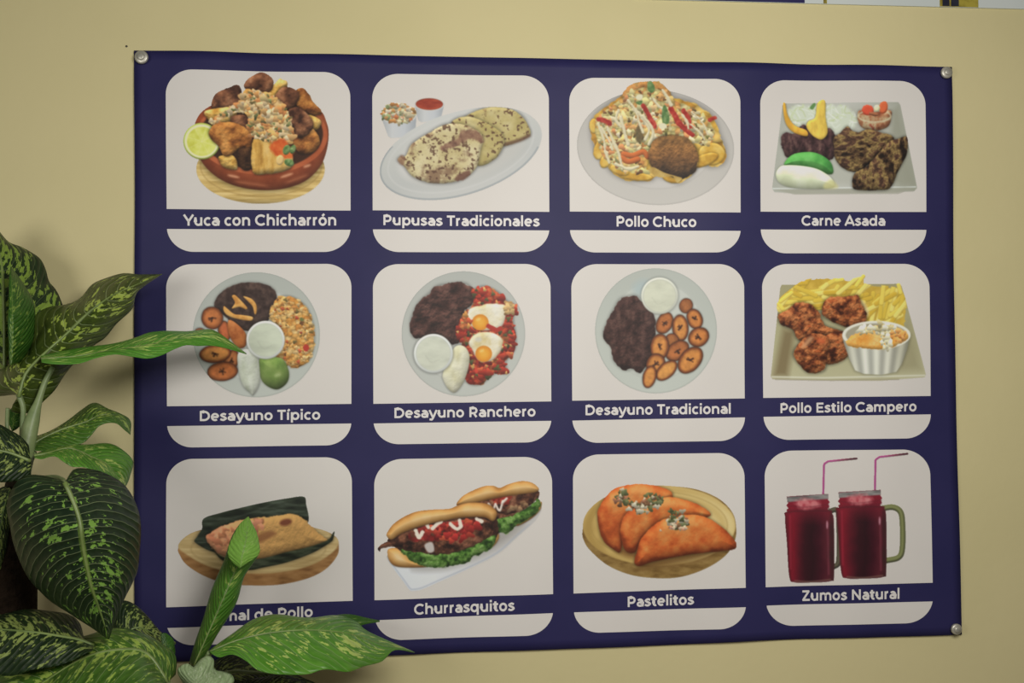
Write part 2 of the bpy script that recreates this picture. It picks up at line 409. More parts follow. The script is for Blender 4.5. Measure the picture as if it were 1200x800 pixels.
    def emit(s):
        c = s.col.copy()
        for _ in range(2):
            for ax in (0, 1):
                c = (np.roll(c, 1, ax) + 2.6 * c + np.roll(c, -1, ax)) / 4.6
        g = c.mean(2, keepdims=True); c = g + (c - g) * .95; alb = lin(np.clip(c, 0, 255)) / lin(s.white) * np.array([0.76, 0.735, 0.70]); alb = np.clip(alb, 0.004, 0.9)
        x0, y0, sc = s.fr; nx = len(s.xs); Pn = onb(x0 + s.X / sc, y0 + s.Y / sc, 0.0006).reshape(-1, 3)
        cid = s.id[:-1, :-1]; J, I = np.nonzero(cid > 0); ids = cid[J, I]; a = J * nx + I
        for k, nm in enumerate(s.names):
            sel = a[ids == k]
            if k == 0 or not len(sel): continue
            q = np.stack([sel, sel + nx, sel + nx + 1, sel + 1], 1); used, inv = np.unique(q, return_inverse=True); inv = inv.reshape(-1)
            me = bpy.data.meshes.new(nm); nf = len(q); me.vertices.add(len(used)); me.loops.add(nf * 4); me.polygons.add(nf)
            me.vertices.foreach_set('co', Pn[used].astype(np.float32).ravel()); me.loops.foreach_set('vertex_index', inv.astype(np.int32))
            me.polygons.foreach_set('loop_start', np.arange(0, nf * 4, 4, dtype=np.int32)); me.update(calc_edges=True)
            at_ = me.color_attributes.new('ink', 'FLOAT_COLOR', 'POINT')
            cc = np.ones((len(used), 4), np.float32); cc[:, :3] = alb.reshape(-1, 3)[used]; at_.data.foreach_set('color', cc.ravel())
            me.materials.append(M_INK)
            o = bpy.data.objects.new(nm, me); COL.objects.link(o); o.parent = s.parent
    # ---- ready textures
    def tn(s, cols, sc, seed=1, octv=4, con=1.8):
        return s.ramp((s.noise(sc, seed, octv) - .5) * con + .5, cols)
    def tc(s, cols, sc, seed=1, dark=.5, warp=.35):
        d, c = s.cells(sc, seed, warp); k = (c * 0.999 * len(cols)).astype(int)
        return np.array(cols, float)[k] * (1.08 - dark * np.clip(d, 0, 1) ** 1.6)[..., None]

def mul(c, k): return tuple(np.asarray(c, float) * k)
def round_plate(p, cx, cy, rx, ry, rimc, wellc, ang=0, well=.74, name='plate', dy=0):
    e = p.E(cx, cy, rx, ry, ang); w = p.E(cx, cy + dy, rx * well, ry * well, ang)
    p.add(name, e, rimc); p.shadow_plate = e
    p.add(None, e, p.ramp(np.clip((p.Y - cy) / ry * .5 + .5, 0, 1), [mul(rimc, .95), rimc, mul(rimc, 1.03)]))
    p.add(None, w, wellc, soft=7); p.add(None, abs(w) - 1.5, mul(rimc, .93), soft=4, op=.6)
    p.add(None, abs(e + 2) - 1.2, mul(rimc, .86), op=.8)
def cup(p, cx, cy, r, inn, rim=(222, 225, 212), seed=3, name='cream_cup'):
    e = p.E(cx, cy, r); p.add(name, e, rim, f=p.form(e, 12, .25))
    i = p.E(cx, cy, r * .88); p.add(None, i, p.tn([mul(inn, .95), inn, mul(inn, 1.04)], (60, 25), seed), soft=2.5); p.add(None, abs(i) - 1.2, mul(rim, .80), soft=2, op=.6)
    s = p.Lp([(cx - r * .4, cy + r * .1), (cx - r * .1, cy + r * .45), (cx + r * .3, cy + r * .3)], 1.5); p.add(None, s, mul(inn, .9), soft=3, op=.6)
def plantain(p, cx, cy, rx, ry, ang=0, base=(188, 112, 50), seed=1, core=True):
    e = p.E(cx, cy, rx, ry, ang); p.shadow(e, 9, .45)
    e2 = e + 3 * (p.noise(22, seed, 2) - .5)
    p.add('plantain_slice', e2, p.ramp(np.clip(-e2 / (min(rx, ry) * .55), 0, 1), [(82, 42, 24), (140, 76, 36), base, mul(base, 1.08)]), f=.86 + .28 * p.noise(13, seed + 3, 3) * p.form(e2, min(rx, ry) * .5, .3))
    if core:
        for k in range(6):
            a = p.rng.rand() * 6.28; b = .32 * min(rx, ry)
            l = p.Lp([(cx, cy), (cx + b * math.cos(a), cy + b * math.sin(a))], 1.7 + p.rng.rand() * 1.5, False); p.add(None, l, (66, 36, 20), soft=2.6, op=.85)
def squig(p, pts, w, col, seed=1):
    l = p.Lp(pts, w); l = l + 2.0 * (p.noise(14, seed, 2) - .5); p.add(None, l, col, soft=1.8, f=p.form(l, w, .35))
# ================================================================ the twelve pictures
CAP = []
def start(fr, tl, tr, ub, lt, bt, xl, xr, label, text, tL, tR, cap):
    pn = panel(fr, tl, tr, ub, lt, bt, xl, xr, label); x0, y0, s = fr
    lettering(text, (x0 + tL[0] / s, y0 + tL[1] / s), (x0 + tR[0] / s, y0 + tR[1] / s), cap / s, pn)
    return pn

# ---- yuca with fried pork
fr = (180, 70, 3.333)
pn = start(fr, 38, 50, (583, 589), (661, 664), (750, 750), (48, 53), (768, 770), 'picture of fried pork and yuca heaped in a brown clay bowl', 'Yuca con Chicharr\u00f3n', (121, 648), (713, 647), 43)
p = Pic(fr, (100, 40, 700, 575), (207, 201, 190), pn)
b = p.E(418, 428, 251, 134); p.add('wooden_board', b, p.tn([(168, 138, 72), (198, 168, 98), (216, 190, 124)], (90, 9), 4), f=np.clip(1.05 - .35 * np.clip((p.Y - 520) / 45, 0, 1) ** 2, 0, 2))
b2 = p.E(420, 415, 236, 118); p.add(None, abs(b2) - 2, (150, 118, 62), soft=3, op=.5)
bo = p.P([(168, 235), (160, 300), (176, 370), (205, 420), (260, 466), (330, 495), (420, 509), (510, 503), (590, 475), (645, 425), (672, 370), (684, 300), (676, 245), (640, 190), (500, 140), (330, 140), (215, 185)])
p.shadow(bo, 30, .45)
p.add('serving_bowl', bo, p.tn([(128, 58, 30), (146, 68, 36), (156, 78, 42)], 60, 2), f=p.form(bo, 60, .45, light=(-.1, -.6)))
rim = p.E(424, 296, 256, 152); inn = p.E(424, 290, 238, 140)
p.add(None, rim, p.tn([(150, 72, 38), (172, 90, 52)], 50, 5), f=1.08); p.add(None, inn, (62, 36, 22), soft=3)
for x, y, w in ((312, 455, 22), (520, 452, 24), (600, 415, 14)): p.add(None, p.E(x, y, w, 5, 12 if x < 400 else -18), (222, 160, 120), soft=5, op=.8)
for x, y, w in ((380, 484, 60), (560, 465, 40)): p.add(None, p.E(x, y, w, 5, 8 if x < 400 else -20), (182, 108, 70), soft=7, op=.6)
def chunk(name, pts, cols, sc=40, seed=1, w=26, bmp=.5, k=.55, rough=3):
    e = p.P(pts); p.shadow(e, 12, .55); e = e + rough * 2 * (p.noise(20, seed + 4, 3) - .5)
    p.add(name, e, p.tn(cols, sc, seed), f=p.form(e, w, k, bmp, 16, seed)); return e
MEAT = [(58, 34, 24), (98, 60, 40), (134, 86, 56), (160, 110, 76)]; FRY = [(92, 50, 24), (150, 90, 40), (190, 126, 58), (206, 146, 76)]
YU = [(176, 128, 52), (208, 162, 76), (222, 182, 100), (226, 190, 116)]
chunk('pork_chunk', [(228, 190), (238, 140), (285, 112), (330, 98), (344, 130), (335, 180), (290, 200)], MEAT, 36, 3)
chunk('yuca_piece', [(438, 150), (486, 76), (500, 74), (524, 98), (478, 168)], YU, 40, 5)
chunk('pork_chunk', [(556, 122), (590, 114), (625, 165), (655, 196), (648, 216), (600, 215), (560, 180)], FRY, 40, 8)
chunk('pork_chunk', [(472, 150), (500, 108), (545, 112), (572, 140), (545, 185), (500, 190)], MEAT, 38, 9)
chunk('pork_chunk', [(352, 100), (374, 68), (412, 48), (446, 56), (468, 88), (455, 124), (416, 134), (368, 122)], MEAT, 34, 6)
chunk('yuca_piece', [(204, 202), (300, 184), (328, 210), (300, 245), (240, 262), (214, 236)], YU, 40, 12)
chunk('yuca_piece', [(590, 215), (635, 225), (655, 245), (635, 275), (600, 260)], YU, 40, 13)
chunk('pork_chunk', [(545, 310), (575, 272), (625, 270), (650, 320), (628, 358), (578, 368), (552, 345)], FRY, 44, 15)
chunk('pork_chunk', [(532, 190), (575, 190), (622, 240), (612, 285), (572, 306), (540, 272), (522, 230)], MEAT, 30, 16)
chunk('yuca_piece', [(345, 140), (360, 112), (400, 125), (440, 128), (450, 160), (400, 170), (350, 165)], [(170, 110, 46), (204, 142, 66), (216, 172, 100)], 24, 26)
chunk('pork_chunk', [(300, 225), (350, 215), (378, 245), (372, 280), (320, 275)], MEAT, 30, 18)
chunk('yuca_piece', [(258, 378), (312, 374), (328, 424), (296, 428), (266, 412)], YU, 36, 19)
lm = p.E(189, 319, 72, 71); p.shadow(lm, 10, .4)
p.add('lime_half', lm, (176, 190, 84), f=p.form(lm, 12, .3)); p.add(None, p.E(189, 319, 66, 65), (228, 228, 176)); fl = p.E(190, 320, 58, 57)
p.add(None, fl, p.tn([(196, 196, 70), (212, 214, 96), (222, 222, 120)], 22, 21))
for k in range(8):
    a = k * .785 + .3; p.add(None, p.Lp([(190, 320), (190 + 56 * math.cos(a), 320 + 56 * math.sin(a))], .8, False), (228, 226, 150), soft=2.2, op=.7)
chunk('pork_chunk', [(216, 285), (242, 252), (300, 244), (352, 262), (384, 300), (378, 352), (330, 352), (296, 378), (272, 372), (256, 340), (232, 318)], FRY, 46, 22, 24)
chunk('pork_chunk', [(330, 355), (380, 345), (390, 400), (372, 432), (340, 420)], [(40, 24, 16), (70, 44, 26), (110, 74, 40)], 30, 24)
y = chunk('yuca_piece', [(384, 330), (410, 300), (480, 300), (540, 370), (538, 420), (500, 438), (450, 446), (388, 438)], YU, (22, 80), 25, 26, .10)
rg = p.P([(330, 170), (350, 140), (400, 122), (460, 140), (505, 170), (535, 235), (545, 300), (500, 335), (450, 320), (395, 305), (372, 270), (372, 230), (345, 205), (300, 215), (230, 250), (222, 235), (290, 200)])
p.names.append('slaw_topping'); p.shadow(rg, 12, .35)
p.add(None, rg, p.tc([(206, 186, 128), (222, 180, 118), (198, 130, 66), (228, 206, 160)], 20, 31), rough=6); p.id[(rg < 0)] = len(p.names) - 1
p.blobs(rg, 210, (4, 12), [(216, 196, 150), (220, 204, 166), (214, 146, 76), (204, 120, 60), (200, 184, 124), (218, 168, 88), (214, 184, 132), (196, 150, 90)], 2, 32)
p.blobs(rg, 30, (3, 6), [(96, 104, 60), (120, 100, 60), (130, 136, 84)], 2.4, 33)
tm = p.P([(455, 330), (490, 310), (520, 320), (545, 365), (530, 385), (480, 375), (460, 355)]); p.add('tomato_sauce', tm, p.tn([(196, 78, 30), (214, 100, 42), (222, 132, 66)], 24, 35), rough=6, soft=5)
p.add('onion_bit', p.E(494, 392, 15, 20, 12), (226, 190, 120), f=p.form(p.E(494, 392, 15, 20, 12), 9, .4))
for x, yy, a, bb in ((520, 352, 14, 20), (544, 350, 11, 18), (530, 402, 20, 14)):
    e = p.E(x, yy, a, bb, 20); p.add('herb_leaf', e, p.tn([(60, 96, 44), (98, 128, 70), (142, 164, 104)], 12, int(x)), f=p.form(e, 9, .4))
p.emit()

# ---- pupusas
fr = (420, 75, 3.404)
pn = start(fr, 38, 48, (584, 590), (660, 664), (750, 750), (55, 58), (759, 762), 'picture of griddled pupusas on an oval white plate with two sauce cups', 'Pupusas Tradicionales', (99, 643), (720, 648), 41)
p = Pic(fr, (66, 120, 748, 560), (219, 211, 200), pn)
def bucket(name, cx, cy, rx, ry, bot, seed, liquid):
    bd = p.P([(cx - rx, cy), (cx + rx, cy), (bot[2], bot[1] - 8), (bot[2] - 12, bot[1]), (bot[0] + 12, bot[1] + 4), (bot[0], bot[1] - 4)], False)
    p.add(name, bd, p.ramp((p.X - cx + rx) / (2 * rx), [(168, 170, 168), (204, 204, 200), (196, 198, 198), (160, 164, 166)]))
    p.add(None, p.E(cx, cy, rx, ry), (206, 206, 198)); i = p.E(cx, cy, rx * .9, ry * .85); p.add(None, i, (120, 90, 60))
    if liquid: p.add('red_sauce', i, p.tn([(146, 48, 28), (168, 62, 36), (184, 80, 50)], (40, 14), seed)); 
    else:
        p.names.append('slaw'); t = p.E(cx, cy - 8, rx * .92, ry * 1.15); p.add(None, t, (200, 180, 130), rough=7)
        p.id[t < 0] = len(p.names) - 1
        p.blobs(t, 130, (3, 8), [(214, 206, 170), (222, 216, 196), (206, 130, 60), (214, 150, 80), (120, 150, 96), (188, 190, 150), (196, 96, 50)], 2.6, seed)
bucket('slaw_cup', 160, 205, 72, 34, (118, 292, 226), 4, False)
bucket('sauce_cup', 283, 160, 60, 27, (238, 228, 328), 5, True)
A = -17
e = p.E(408, 356, 334, 166, A); p.add('oval_plate', e, p.ramp((p.Y - 190 + .3 * (p.X - 408)) / 340, [(205, 204, 196), (198, 197, 188), (190, 190, 183), (200, 198, 190)]))
p.add(None, np.where(p.Y > 330, abs(e + 3) - 3.0, 9), (138, 146, 148), soft=3, op=.7)
i = p.E(410, 345, 262, 118, A); p.add(None, i, (206, 203, 195), soft=12); p.add(None, p.E(440, 370, 240, 90, A), (190, 187, 177), soft=26, op=.7)
p.add(None, abs(p.E(408, 352, 300, 142, A)) - 1, (212, 209, 202), soft=5, op=.8)
def pupusa(pts, seed, dens, cols=((196, 178, 122), (210, 194, 142), (218, 204, 158))):
    e = p.P(pts); p.shadow(e, 16, .45); e = e + 5 * (p.noise(26, seed, 3) - .5)
    c = p.tn(list(cols), 50, seed); n = p.noise(24, seed + 2, 4) * .62 + p.noise(90, seed + 5, 2) * .38; k = .8 * np.clip((n - (.57 - dens)) / .16, 0, 1)[..., None]
    c = c * (1 - k * .85) + np.array((112, 74, 52)) * k * .85
    n2 = p.noise(13, seed + 8, 3); k2 = np.clip((n2 - (.64 - dens)) / .08, 0, 1)[..., None]; c = c * (1 - k2 * .8) + np.array((86, 54, 36)) * k2 * .8
    p.add('pupusa', e, c, f=p.form(e, 16, .35, .12, 14, seed)); return e
G3 = ((176, 158, 92), (192, 174, 110), (204, 188, 130))
pupusa([(420, 225), (450, 196), (520, 172), (590, 176), (648, 204), (678, 250), (684, 285), (640, 308), (560, 326), (480, 260)], 3, .03, G3)
p.add(None, p.Lp([(575, 322), (640, 305), (680, 286)], 6), (104, 68, 46), soft=5, op=.8)
pupusa([(370, 235), (440, 208), (520, 240), (574, 280), (578, 330), (540, 382), (470, 404), (380, 330)], 6, .0, G3)
pupusa([(158, 385), (170, 370), (190, 365), (215, 318), (280, 276), (350, 240), (430, 244), (494, 285), (486, 350), (466, 418), (400, 466), (300, 476), (222, 452), (182, 408)], 10, .035)
e = p.P([(420, 262), (470, 268), (498, 290), (490, 318), (450, 300), (400, 322), (340, 345), (330, 330), (390, 296)]); p.add(None, e, p.tn([(92, 58, 46), (130, 88, 68), (160, 120, 90)], 18, 4), rough=9, soft=4, op=.9)
p.add(None, p.P([(380, 460), (400, 440), (440, 425), (445, 440), (410, 464)]), (108, 66, 50), rough=6, soft=4, op=.85)
p.add(None, p.P([(158, 380), (180, 365), (184, 400), (168, 402)]), (140, 96, 72), rough=4, soft=4, op=.7)
p.emit()

# ---- pollo chuco
fr = (650, 80, 3.479)
pn = start(fr, 38, 45, (584, 588), (660, 663), (751, 751), (59, 62), (755, 758), 'picture of fried chicken over plantain chips with slaw, cream and ketchup', 'Pollo Chuco', (251, 645), (575, 647), 42)
p = Pic(fr, (76, 46, 742, 566), (215, 207, 196), pn)
round_plate(p, 410, 322, 320, 234, (191, 185, 174), (198, 192, 182), 4, .72, 'round_plate')
base = p.P([(150, 260), (165, 195), (230, 140), (275, 110), (310, 70), (380, 56), (440, 64), (485, 118), (560, 140), (640, 195), (672, 270), (695, 330), (690, 385), (640, 402), (590, 390), (560, 430), (510, 466), (460, 450), (420, 440), (385, 456), (300, 456), (240, 430), (205, 390), (170, 350)])
p.shadow(base, 26, .3); CH = [(206, 158, 56), (218, 174, 72), (190, 136, 44), (226, 186, 92)]
p.names.append('chip_bed'); p.add(None, base, p.tc(CH, (40, 30), 4, .55), rough=8, rs=24); p.id[base < 0] = len(p.names) - 1
for x, y, a, bb, an in ((640, 350, 54, 46, 0), (610, 375, 60, 24, -20), (330, 440, 70, 18, 6), (190, 330, 30, 44, 20), (210, 375, 22, 34, 30), (160, 235, 18, 30, 0), (480, 445, 40, 22, 10), (265, 415, 40, 20, 20)):
    e = p.E(x, y, a, bb, an); p.shadow(e, 8, .35); p.add('plantain_chip', e, p.tn([(186, 136, 40), (212, 166, 60), (224, 188, 92)], 30, int(x)), rough=2, f=p.form(e, 10, .35))
top = p.P([(276, 118), (292, 80), (330, 60), (390, 54), (440, 66), (478, 120), (470, 150), (400, 150), (310, 150)]); p.shadow(top, 10, .3)
p.add('chicken_piece', top, p.tn([(92, 62, 32), (150, 100, 46), (188, 130, 66), (150, 116, 60)], 30, 6), rough=4, f=p.form(top, 24, .5, .5, 14, 6))
sl = p.P([(165, 250), (175, 200), (240, 150), (290, 110), (340, 80), (430, 90), (480, 130), (560, 160), (630, 210), (650, 270), (620, 320), (560, 300), (480, 270), (420, 300), (380, 350), (370, 420), (300, 425), (250, 400), (200, 370), (175, 300)])
p.names.append('slaw_topping'); m = sl + 14 * (p.noise(30, 9, 3) - .45); p.add(None, m, p.tc([(206, 190, 120), (214, 204, 150), (212, 160, 84), (196, 186, 120), (200, 130, 70)], (20, 15), 7, .5), op=.85); p.id[m < 0] = len(p.names) - 1
p.blobs(m, 230, (4, 11), [(222, 214, 168), (206, 202, 140), (228, 220, 190), (214, 150, 80), (208, 120, 66), (188, 186, 116), (222, 186, 100), (214, 176, 120)], 2.6, 12)
p.blobs(m, 60, (3, 7), [(140, 92, 56), (110, 84, 48), (120, 120, 60)], 2.2, 13)
dk = p.P([(330, 250), (350, 230), (362, 280), (350, 305), (335, 295)]); p.add(None, dk, (92, 78, 48), rough=4, soft=4, op=.85)
for pts in ([(280, 350), (320, 355), (360, 340), (380, 360)], [(275, 365), (300, 380), (340, 370)]): squig(p, pts, 11, (196, 102, 46), 4)
RED = (170, 44, 32)
for pts, w in (([(178, 208), (200, 212), (226, 226)], 10), ([(362, 154), (380, 185), (400, 222), (408, 238)], 9), ([(472, 165), (490, 190), (505, 220), (530, 245)], 11), ([(525, 175), (545, 205), (550, 235)], 10), ([(530, 250), (562, 272)], 8), ([(630, 212), (652, 202)], 9)):
    l = p.Lp(pts, w) + 9 * (p.noise(16, 5, 3) - .5); p.add('ketchup_streak', l, p.tn([(146, 34, 26), RED, (196, 74, 56)], 14, 5))
CR = (216, 204, 164)
for pts, w in (([(178, 225), (200, 290), (205, 330), (222, 385)], 5), ([(215, 240), (240, 300), (262, 350), (275, 410)], 6), ([(190, 240), (225, 300), (235, 330)], 4), ([(330, 170), (360, 205), (385, 250), (370, 290)], 6), ([(360, 195), (395, 240), (400, 275), (385, 310)], 7), ([(300, 130), (330, 175), (345, 220), (360, 260)], 5), ([(440, 90), (460, 120), (475, 150)], 6), ([(520, 190), (540, 220), (545, 245)], 5), ([(555, 230), (590, 260), (610, 290)], 4), ([(270, 200), (285, 260), (300, 310)], 7), ([(400, 120), (420, 150), (440, 165)], 5), ([(560, 180), (600, 220), (625, 270)], 4), ([(250, 390), (300, 410), (340, 400)], 7), ([(260, 170), (250, 210), (270, 240)], 6)):
    l = p.Lp(pts, w) + 7 * (p.noise(15, 6, 3) - .5); p.add('cream_drizzle', l, CR, f=p.form(l, w, .3))
for pts in ([(378, 60), (392, 52), (408, 80), (398, 100), (380, 90)], [(438, 170), (450, 150), (466, 190), (464, 225), (440, 220)], [(330, 140), (356, 132), (350, 150)]):
    e = p.P(pts); p.add('herb_leaf', e, p.tn([(60, 92, 44), (92, 126, 66), (126, 150, 92)], 14, 3))
for x, y, r in ((345, 118, 14), (440, 235, 16)): p.add(None, p.E(x, y, r, r * .8), (222, 214, 176), rough=3)
ck = p.P([(388, 330), (410, 290), (450, 275), (520, 278), (565, 310), (586, 360), (578, 410), (545, 440), (500, 448), (450, 430), (405, 415), (384, 375)]); p.shadow(ck, 14, .5)
t = np.clip((p.Y - 290) / 150 + .35 * (p.noise(30, 8, 3) - .5), 0, 1)
p.add('chicken_piece', ck, p.ramp(t, [(112, 78, 40), (156, 106, 54), (128, 86, 46), (92, 64, 38), (56, 40, 26)]), rough=6, rs=20, f=p.form(ck, 30, .5, .9, 9, 9) * (.72 + .56 * p.noise(13, 21, 4)))
p.add('plantain_chip', p.P([(385, 420), (400, 402), (450, 425), (500, 440), (520, 448), (500, 466), (480, 440), (430, 444)]), p.tn([(176, 140, 66), (206, 176, 100)], 20, 5), f=1)
p.emit()

# ---- carne asada
fr = (880, 80, 3.48)
pn = start(fr, 48, 53, (584, 586), (657, 659), (754, 754), (36, 41), (711, 715), 'picture of grilled beef with beans, salsa, guacamole and cream on a square plate', 'Carne Asada', (210, 641), (545, 642), 41)
p = Pic(fr, (78, 118, 690, 526), (195, 185, 175), pn)
pl = p.P([(134, 142), (600, 138), (608, 150), (676, 488), (664, 502), (400, 510), (200, 512), (96, 504), (86, 490), (128, 150)], False)
p.add('square_plate', pl, p.ramp((p.X - 100) / 560, [(160, 158, 144), (174, 171, 158), (178, 174, 162), (168, 165, 152), (146, 144, 126)]))
p.add(None, p.P([(96, 494), (668, 488), (600, 512), (180, 514)], False), (150, 146, 128), soft=3, op=.8); p.add(None, p.Lp([(90, 490), (670, 484)], 2, False), (206, 206, 198), soft=2)
p.add(None, p.P([(150, 165), (585, 160), (635, 470), (125, 478)], False), (166, 163, 148), soft=16, op=.8)
p.add(None, p.P([(575, 170), (600, 160), (660, 470), (625, 480), (560, 460)], False), (142, 139, 120), soft=14, op=.8)
lt = p.P([(150, 175), (200, 150), (260, 155), (330, 150), (390, 160), (430, 210), (410, 250), (340, 270), (220, 250), (170, 230)])
p.names.append('shredded_lettuce'); p.add(None, lt, (192, 194, 172), rough=10, soft=6); p.id[lt < 4] = len(p.names) - 1
for k in range(70):
    a = p.rng.rand() * 6.28; x, y = 160 + 260 * p.rng.rand(), 150 + 100 * p.rng.rand(); q = (x + 40 * math.cos(a), y + 40 * math.sin(a)); m = ((x + q[0]) / 2 + 14 * p.rng.randn(), (y + q[1]) / 2 + 10 * p.rng.randn())
    l = p.Lp([(x, y), m, q], 2.2); p.add(None, np.maximum(l, lt - 4), [(206, 206, 190), (186, 192, 150), (214, 212, 200), (176, 182, 134)][k % 4], op=.75)
bn = p.P([(122, 285), (140, 262), (180, 262), (215, 228), (250, 250), (300, 250), (325, 245), (345, 285), (345, 330), (330, 370), (270, 380), (190, 350), (150, 362), (132, 335)]); p.shadow(bn, 14, .3)
p.add('fried_beans', bn, p.tn([(38, 24, 24), (66, 42, 42), (104, 74, 66)], (14, 30), 5), rough=5, f=p.form(bn, 40, .4, .7, 12, 5))
for pts, c in (([(130, 146), (140, 144), (150, 190), (178, 232), (226, 252), (230, 276), (190, 268), (158, 248), (138, 212)], (216, 158, 52)), ([(262, 200), (272, 140), (302, 132), (304, 200), (312, 262), (290, 290), (262, 282), (240, 262), (226, 236), (236, 215)], (218, 180, 72))):
    e = p.P(pts); p.shadow(e, 8, .4); p.add('plantain_chip', e, p.tn([mul(c, .9), c, mul(c, 1.06)], (14, 40), 6), f=p.form(e, 12, .3))
p.add('herb_leaf', p.P([(240, 160), (258, 140), (264, 150), (252, 168)]), (92, 128, 70))
sc = p.P([(432, 190), (445, 172), (500, 180), (566, 172), (570, 205), (555, 240), (505, 256), (455, 245), (436, 220)]); p.shadow(sc, 12, .3)
p.add('salsa_cup', sc, p.tn([(112, 60, 40), (160, 104, 70), (182, 160, 120), (150, 70, 50)], 26, 7), f=p.form(sc, 24, .4)); p.add(None, abs(p.E(502, 196, 66, 24)) - 3, (196, 186, 150), soft=3, op=.8)
for x, y, a, bb, c in ((475, 172, 24, 22, (204, 76, 50)), (538, 160, 18, 26, (206, 96, 56)), (512, 165, 12, 14, (214, 206, 160)), (500, 188, 20, 8, (150, 90, 60))):
    e = p.E(x, y, a, bb, 10); p.add('tomato_chunk' if c[1] < 100 else None, e, c, rough=3, f=p.form(e, 10, .4))
ML = [(34, 24, 18), (72, 50, 34), (100, 76, 46), (140, 114, 66), (96, 66, 46), (66, 44, 34)]
def steak(pts, seed, stretch):
    e = p.P(pts); p.shadow(e, 14, .4); p.add('grilled_beef', e + 6 * (p.noise(18, seed, 3) - .5), p.tn(ML, stretch, seed, 5, 2.4), f=p.form(e, 24, .5, .9, 13, seed))
steak([(336, 285), (365, 262), (390, 238), (415, 256), (440, 262), (475, 250), (530, 262), (580, 284), (565, 330), (520, 350), (470, 400), (430, 424), (375, 408), (345, 370), (338, 330)], 11, (34, 22))
steak([(560, 300), (600, 288), (634, 280), (636, 330), (625, 370), (598, 420), (566, 488), (500, 498), (425, 494), (412, 470), (422, 430), (470, 400), (520, 345)], 14, (22, 40))
gu = p.P([(136, 392), (160, 358), (200, 343), (260, 343), (310, 368), (332, 400), (328, 432), (260, 420), (170, 405)]); p.shadow(gu, 8, .3)
p.add('guacamole', gu, p.tn([(62, 128, 56), (80, 148, 66), (96, 160, 80)], 40, 4), f=p.form(gu, 46, .5))
cr = p.P([(102, 432), (118, 402), (150, 394), (215, 398), (275, 412), (322, 442), (340, 470), (330, 488), (250, 492), (165, 486), (116, 466)]); p.shadow(cr, 8, .3)
p.add('sour_cream', cr, p.tn([(196, 198, 160), (206, 208, 172), (214, 214, 184)], 50, 5), f=p.form(cr, 44, .35)); p.add(None, p.P([(300, 470), (330, 455), (354, 480), (345, 490), (300, 490)]), (190, 180, 116), soft=6, op=.7)
p.emit()

# ---- desayuno tipico
fr = (180, 300, 3.48)
pn = start(fr, 33, 31, (612, 602), (693, 682), (781, 770), (52, 55), (807, 807), 'picture of a breakfast plate with beans, egg, plantains, cream and guacamole', 'Desayuno T\u00edpico', (188, 672), (678, 666), 41)
p = Pic(fr, (150, 55, 690, 585), (205, 199, 188), pn)
round_plate(p, 419, 320, 259, 255, (176, 180, 168), (186, 188, 177), 0, .76)
bn = p.P([(248, 195), (280, 145), (345, 113), (420, 108), (482, 128), (502, 172), (482, 238), (438, 290), (380, 305), (320, 268), (275, 232)]); p.shadow(bn, 14, .3)
p.add('fried_beans', bn, p.tn([(46, 32, 28), (62, 46, 40), (84, 64, 54)], 16, 3), rough=3, f=p.form(bn, 30, .35, .3, 9, 4))
for pts in ([(330, 158), (344, 168), (380, 206), (378, 218), (352, 208), (320, 214), (332, 190), (320, 165)], [(288, 204), (304, 216), (330, 236), (362, 240), (404, 248), (396, 264), (340, 256), (302, 242), (286, 222)], [(366, 164), (400, 174), (420, 200), (420, 232), (412, 236), (404, 206), (385, 185)]):
    e = p.P(pts); p.shadow(e, 6, .4); p.add('plantain_chip', e, p.tn([(190, 128, 56), (212, 154, 74), (218, 170, 94)], 24, 5), f=p.form(e, 7, .35))
eg = p.P([(472, 250), (490, 190), (520, 165), (565, 166), (612, 195), (640, 240), (655, 300), (654, 370), (635, 425), (590, 452), (555, 450), (530, 420), (500, 410), (510, 360), (520, 310)]); p.shadow(eg, 12, .3)
p.add('scrambled_egg', eg, p.tc([(200, 140, 62), (208, 156, 80), (214, 170, 96), (192, 128, 56), (214, 178, 112)], (20, 16), 6, .5), rough=8, f=p.form(eg, 30, .3, .8, 10, 6))
p.blobs(eg, 110, (3, 7), [(216, 184, 118), (184, 118, 54), (206, 152, 72), (214, 184, 126)], 1.8, 8); p.blobs(eg, 26, (3, 7), [(178, 66, 44), (110, 110, 56), (190, 84, 50), (120, 84, 46)], 1.6, 9)
p.add(None, p.E(622, 374, 12, 14), (176, 56, 40), rough=3); p.add(None, p.E(604, 258, 10, 7, 30), (104, 112, 60), rough=2)
O1 = (178, 104, 52)
plantain(p, 190, 305, 20, 12, 0, (140, 80, 44), 3, False); plantain(p, 290, 305, 26, 42, -10, (170, 88, 48), 5, False)
e = p.P([(306, 262), (330, 268), (366, 300), (380, 330), (374, 368), (345, 374), (318, 340), (304, 300)]); p.shadow(e, 8, .4); p.add('plantain_slice', e, p.tn([(150, 76, 36), (182, 104, 50), (196, 122, 64)], 30, 6), f=p.form(e, 20, .4))
plantain(p, 240, 252, 44, 46, -20, O1, 7); plantain(p, 318, 425, 30, 44, 20, (172, 104, 56), 9); plantain(p, 252, 398, 64, 37, -6, (192, 126, 60), 11); plantain(p, 282, 470, 62, 39, -5, (178, 100, 48), 13)
gu = p.P([(430, 430), (445, 415), (520, 416), (550, 465), (546, 512), (510, 542), (475, 536), (445, 512), (432, 475)]); p.shadow(gu, 10, .3)
p.add('guacamole', gu, p.tn([(92, 120, 52), (112, 138, 64), (132, 152, 80)], 40, 5), f=p.form(gu, 50, .55)); p.add(None, p.E(505, 485, 12, 6, -20), (176, 190, 130), soft=6, op=.6)
cr = p.P([(344, 400), (385, 378), (420, 395), (432, 450), (432, 520), (408, 566), (392, 556), (366, 530), (350, 480)]); p.shadow(cr, 10, .3)
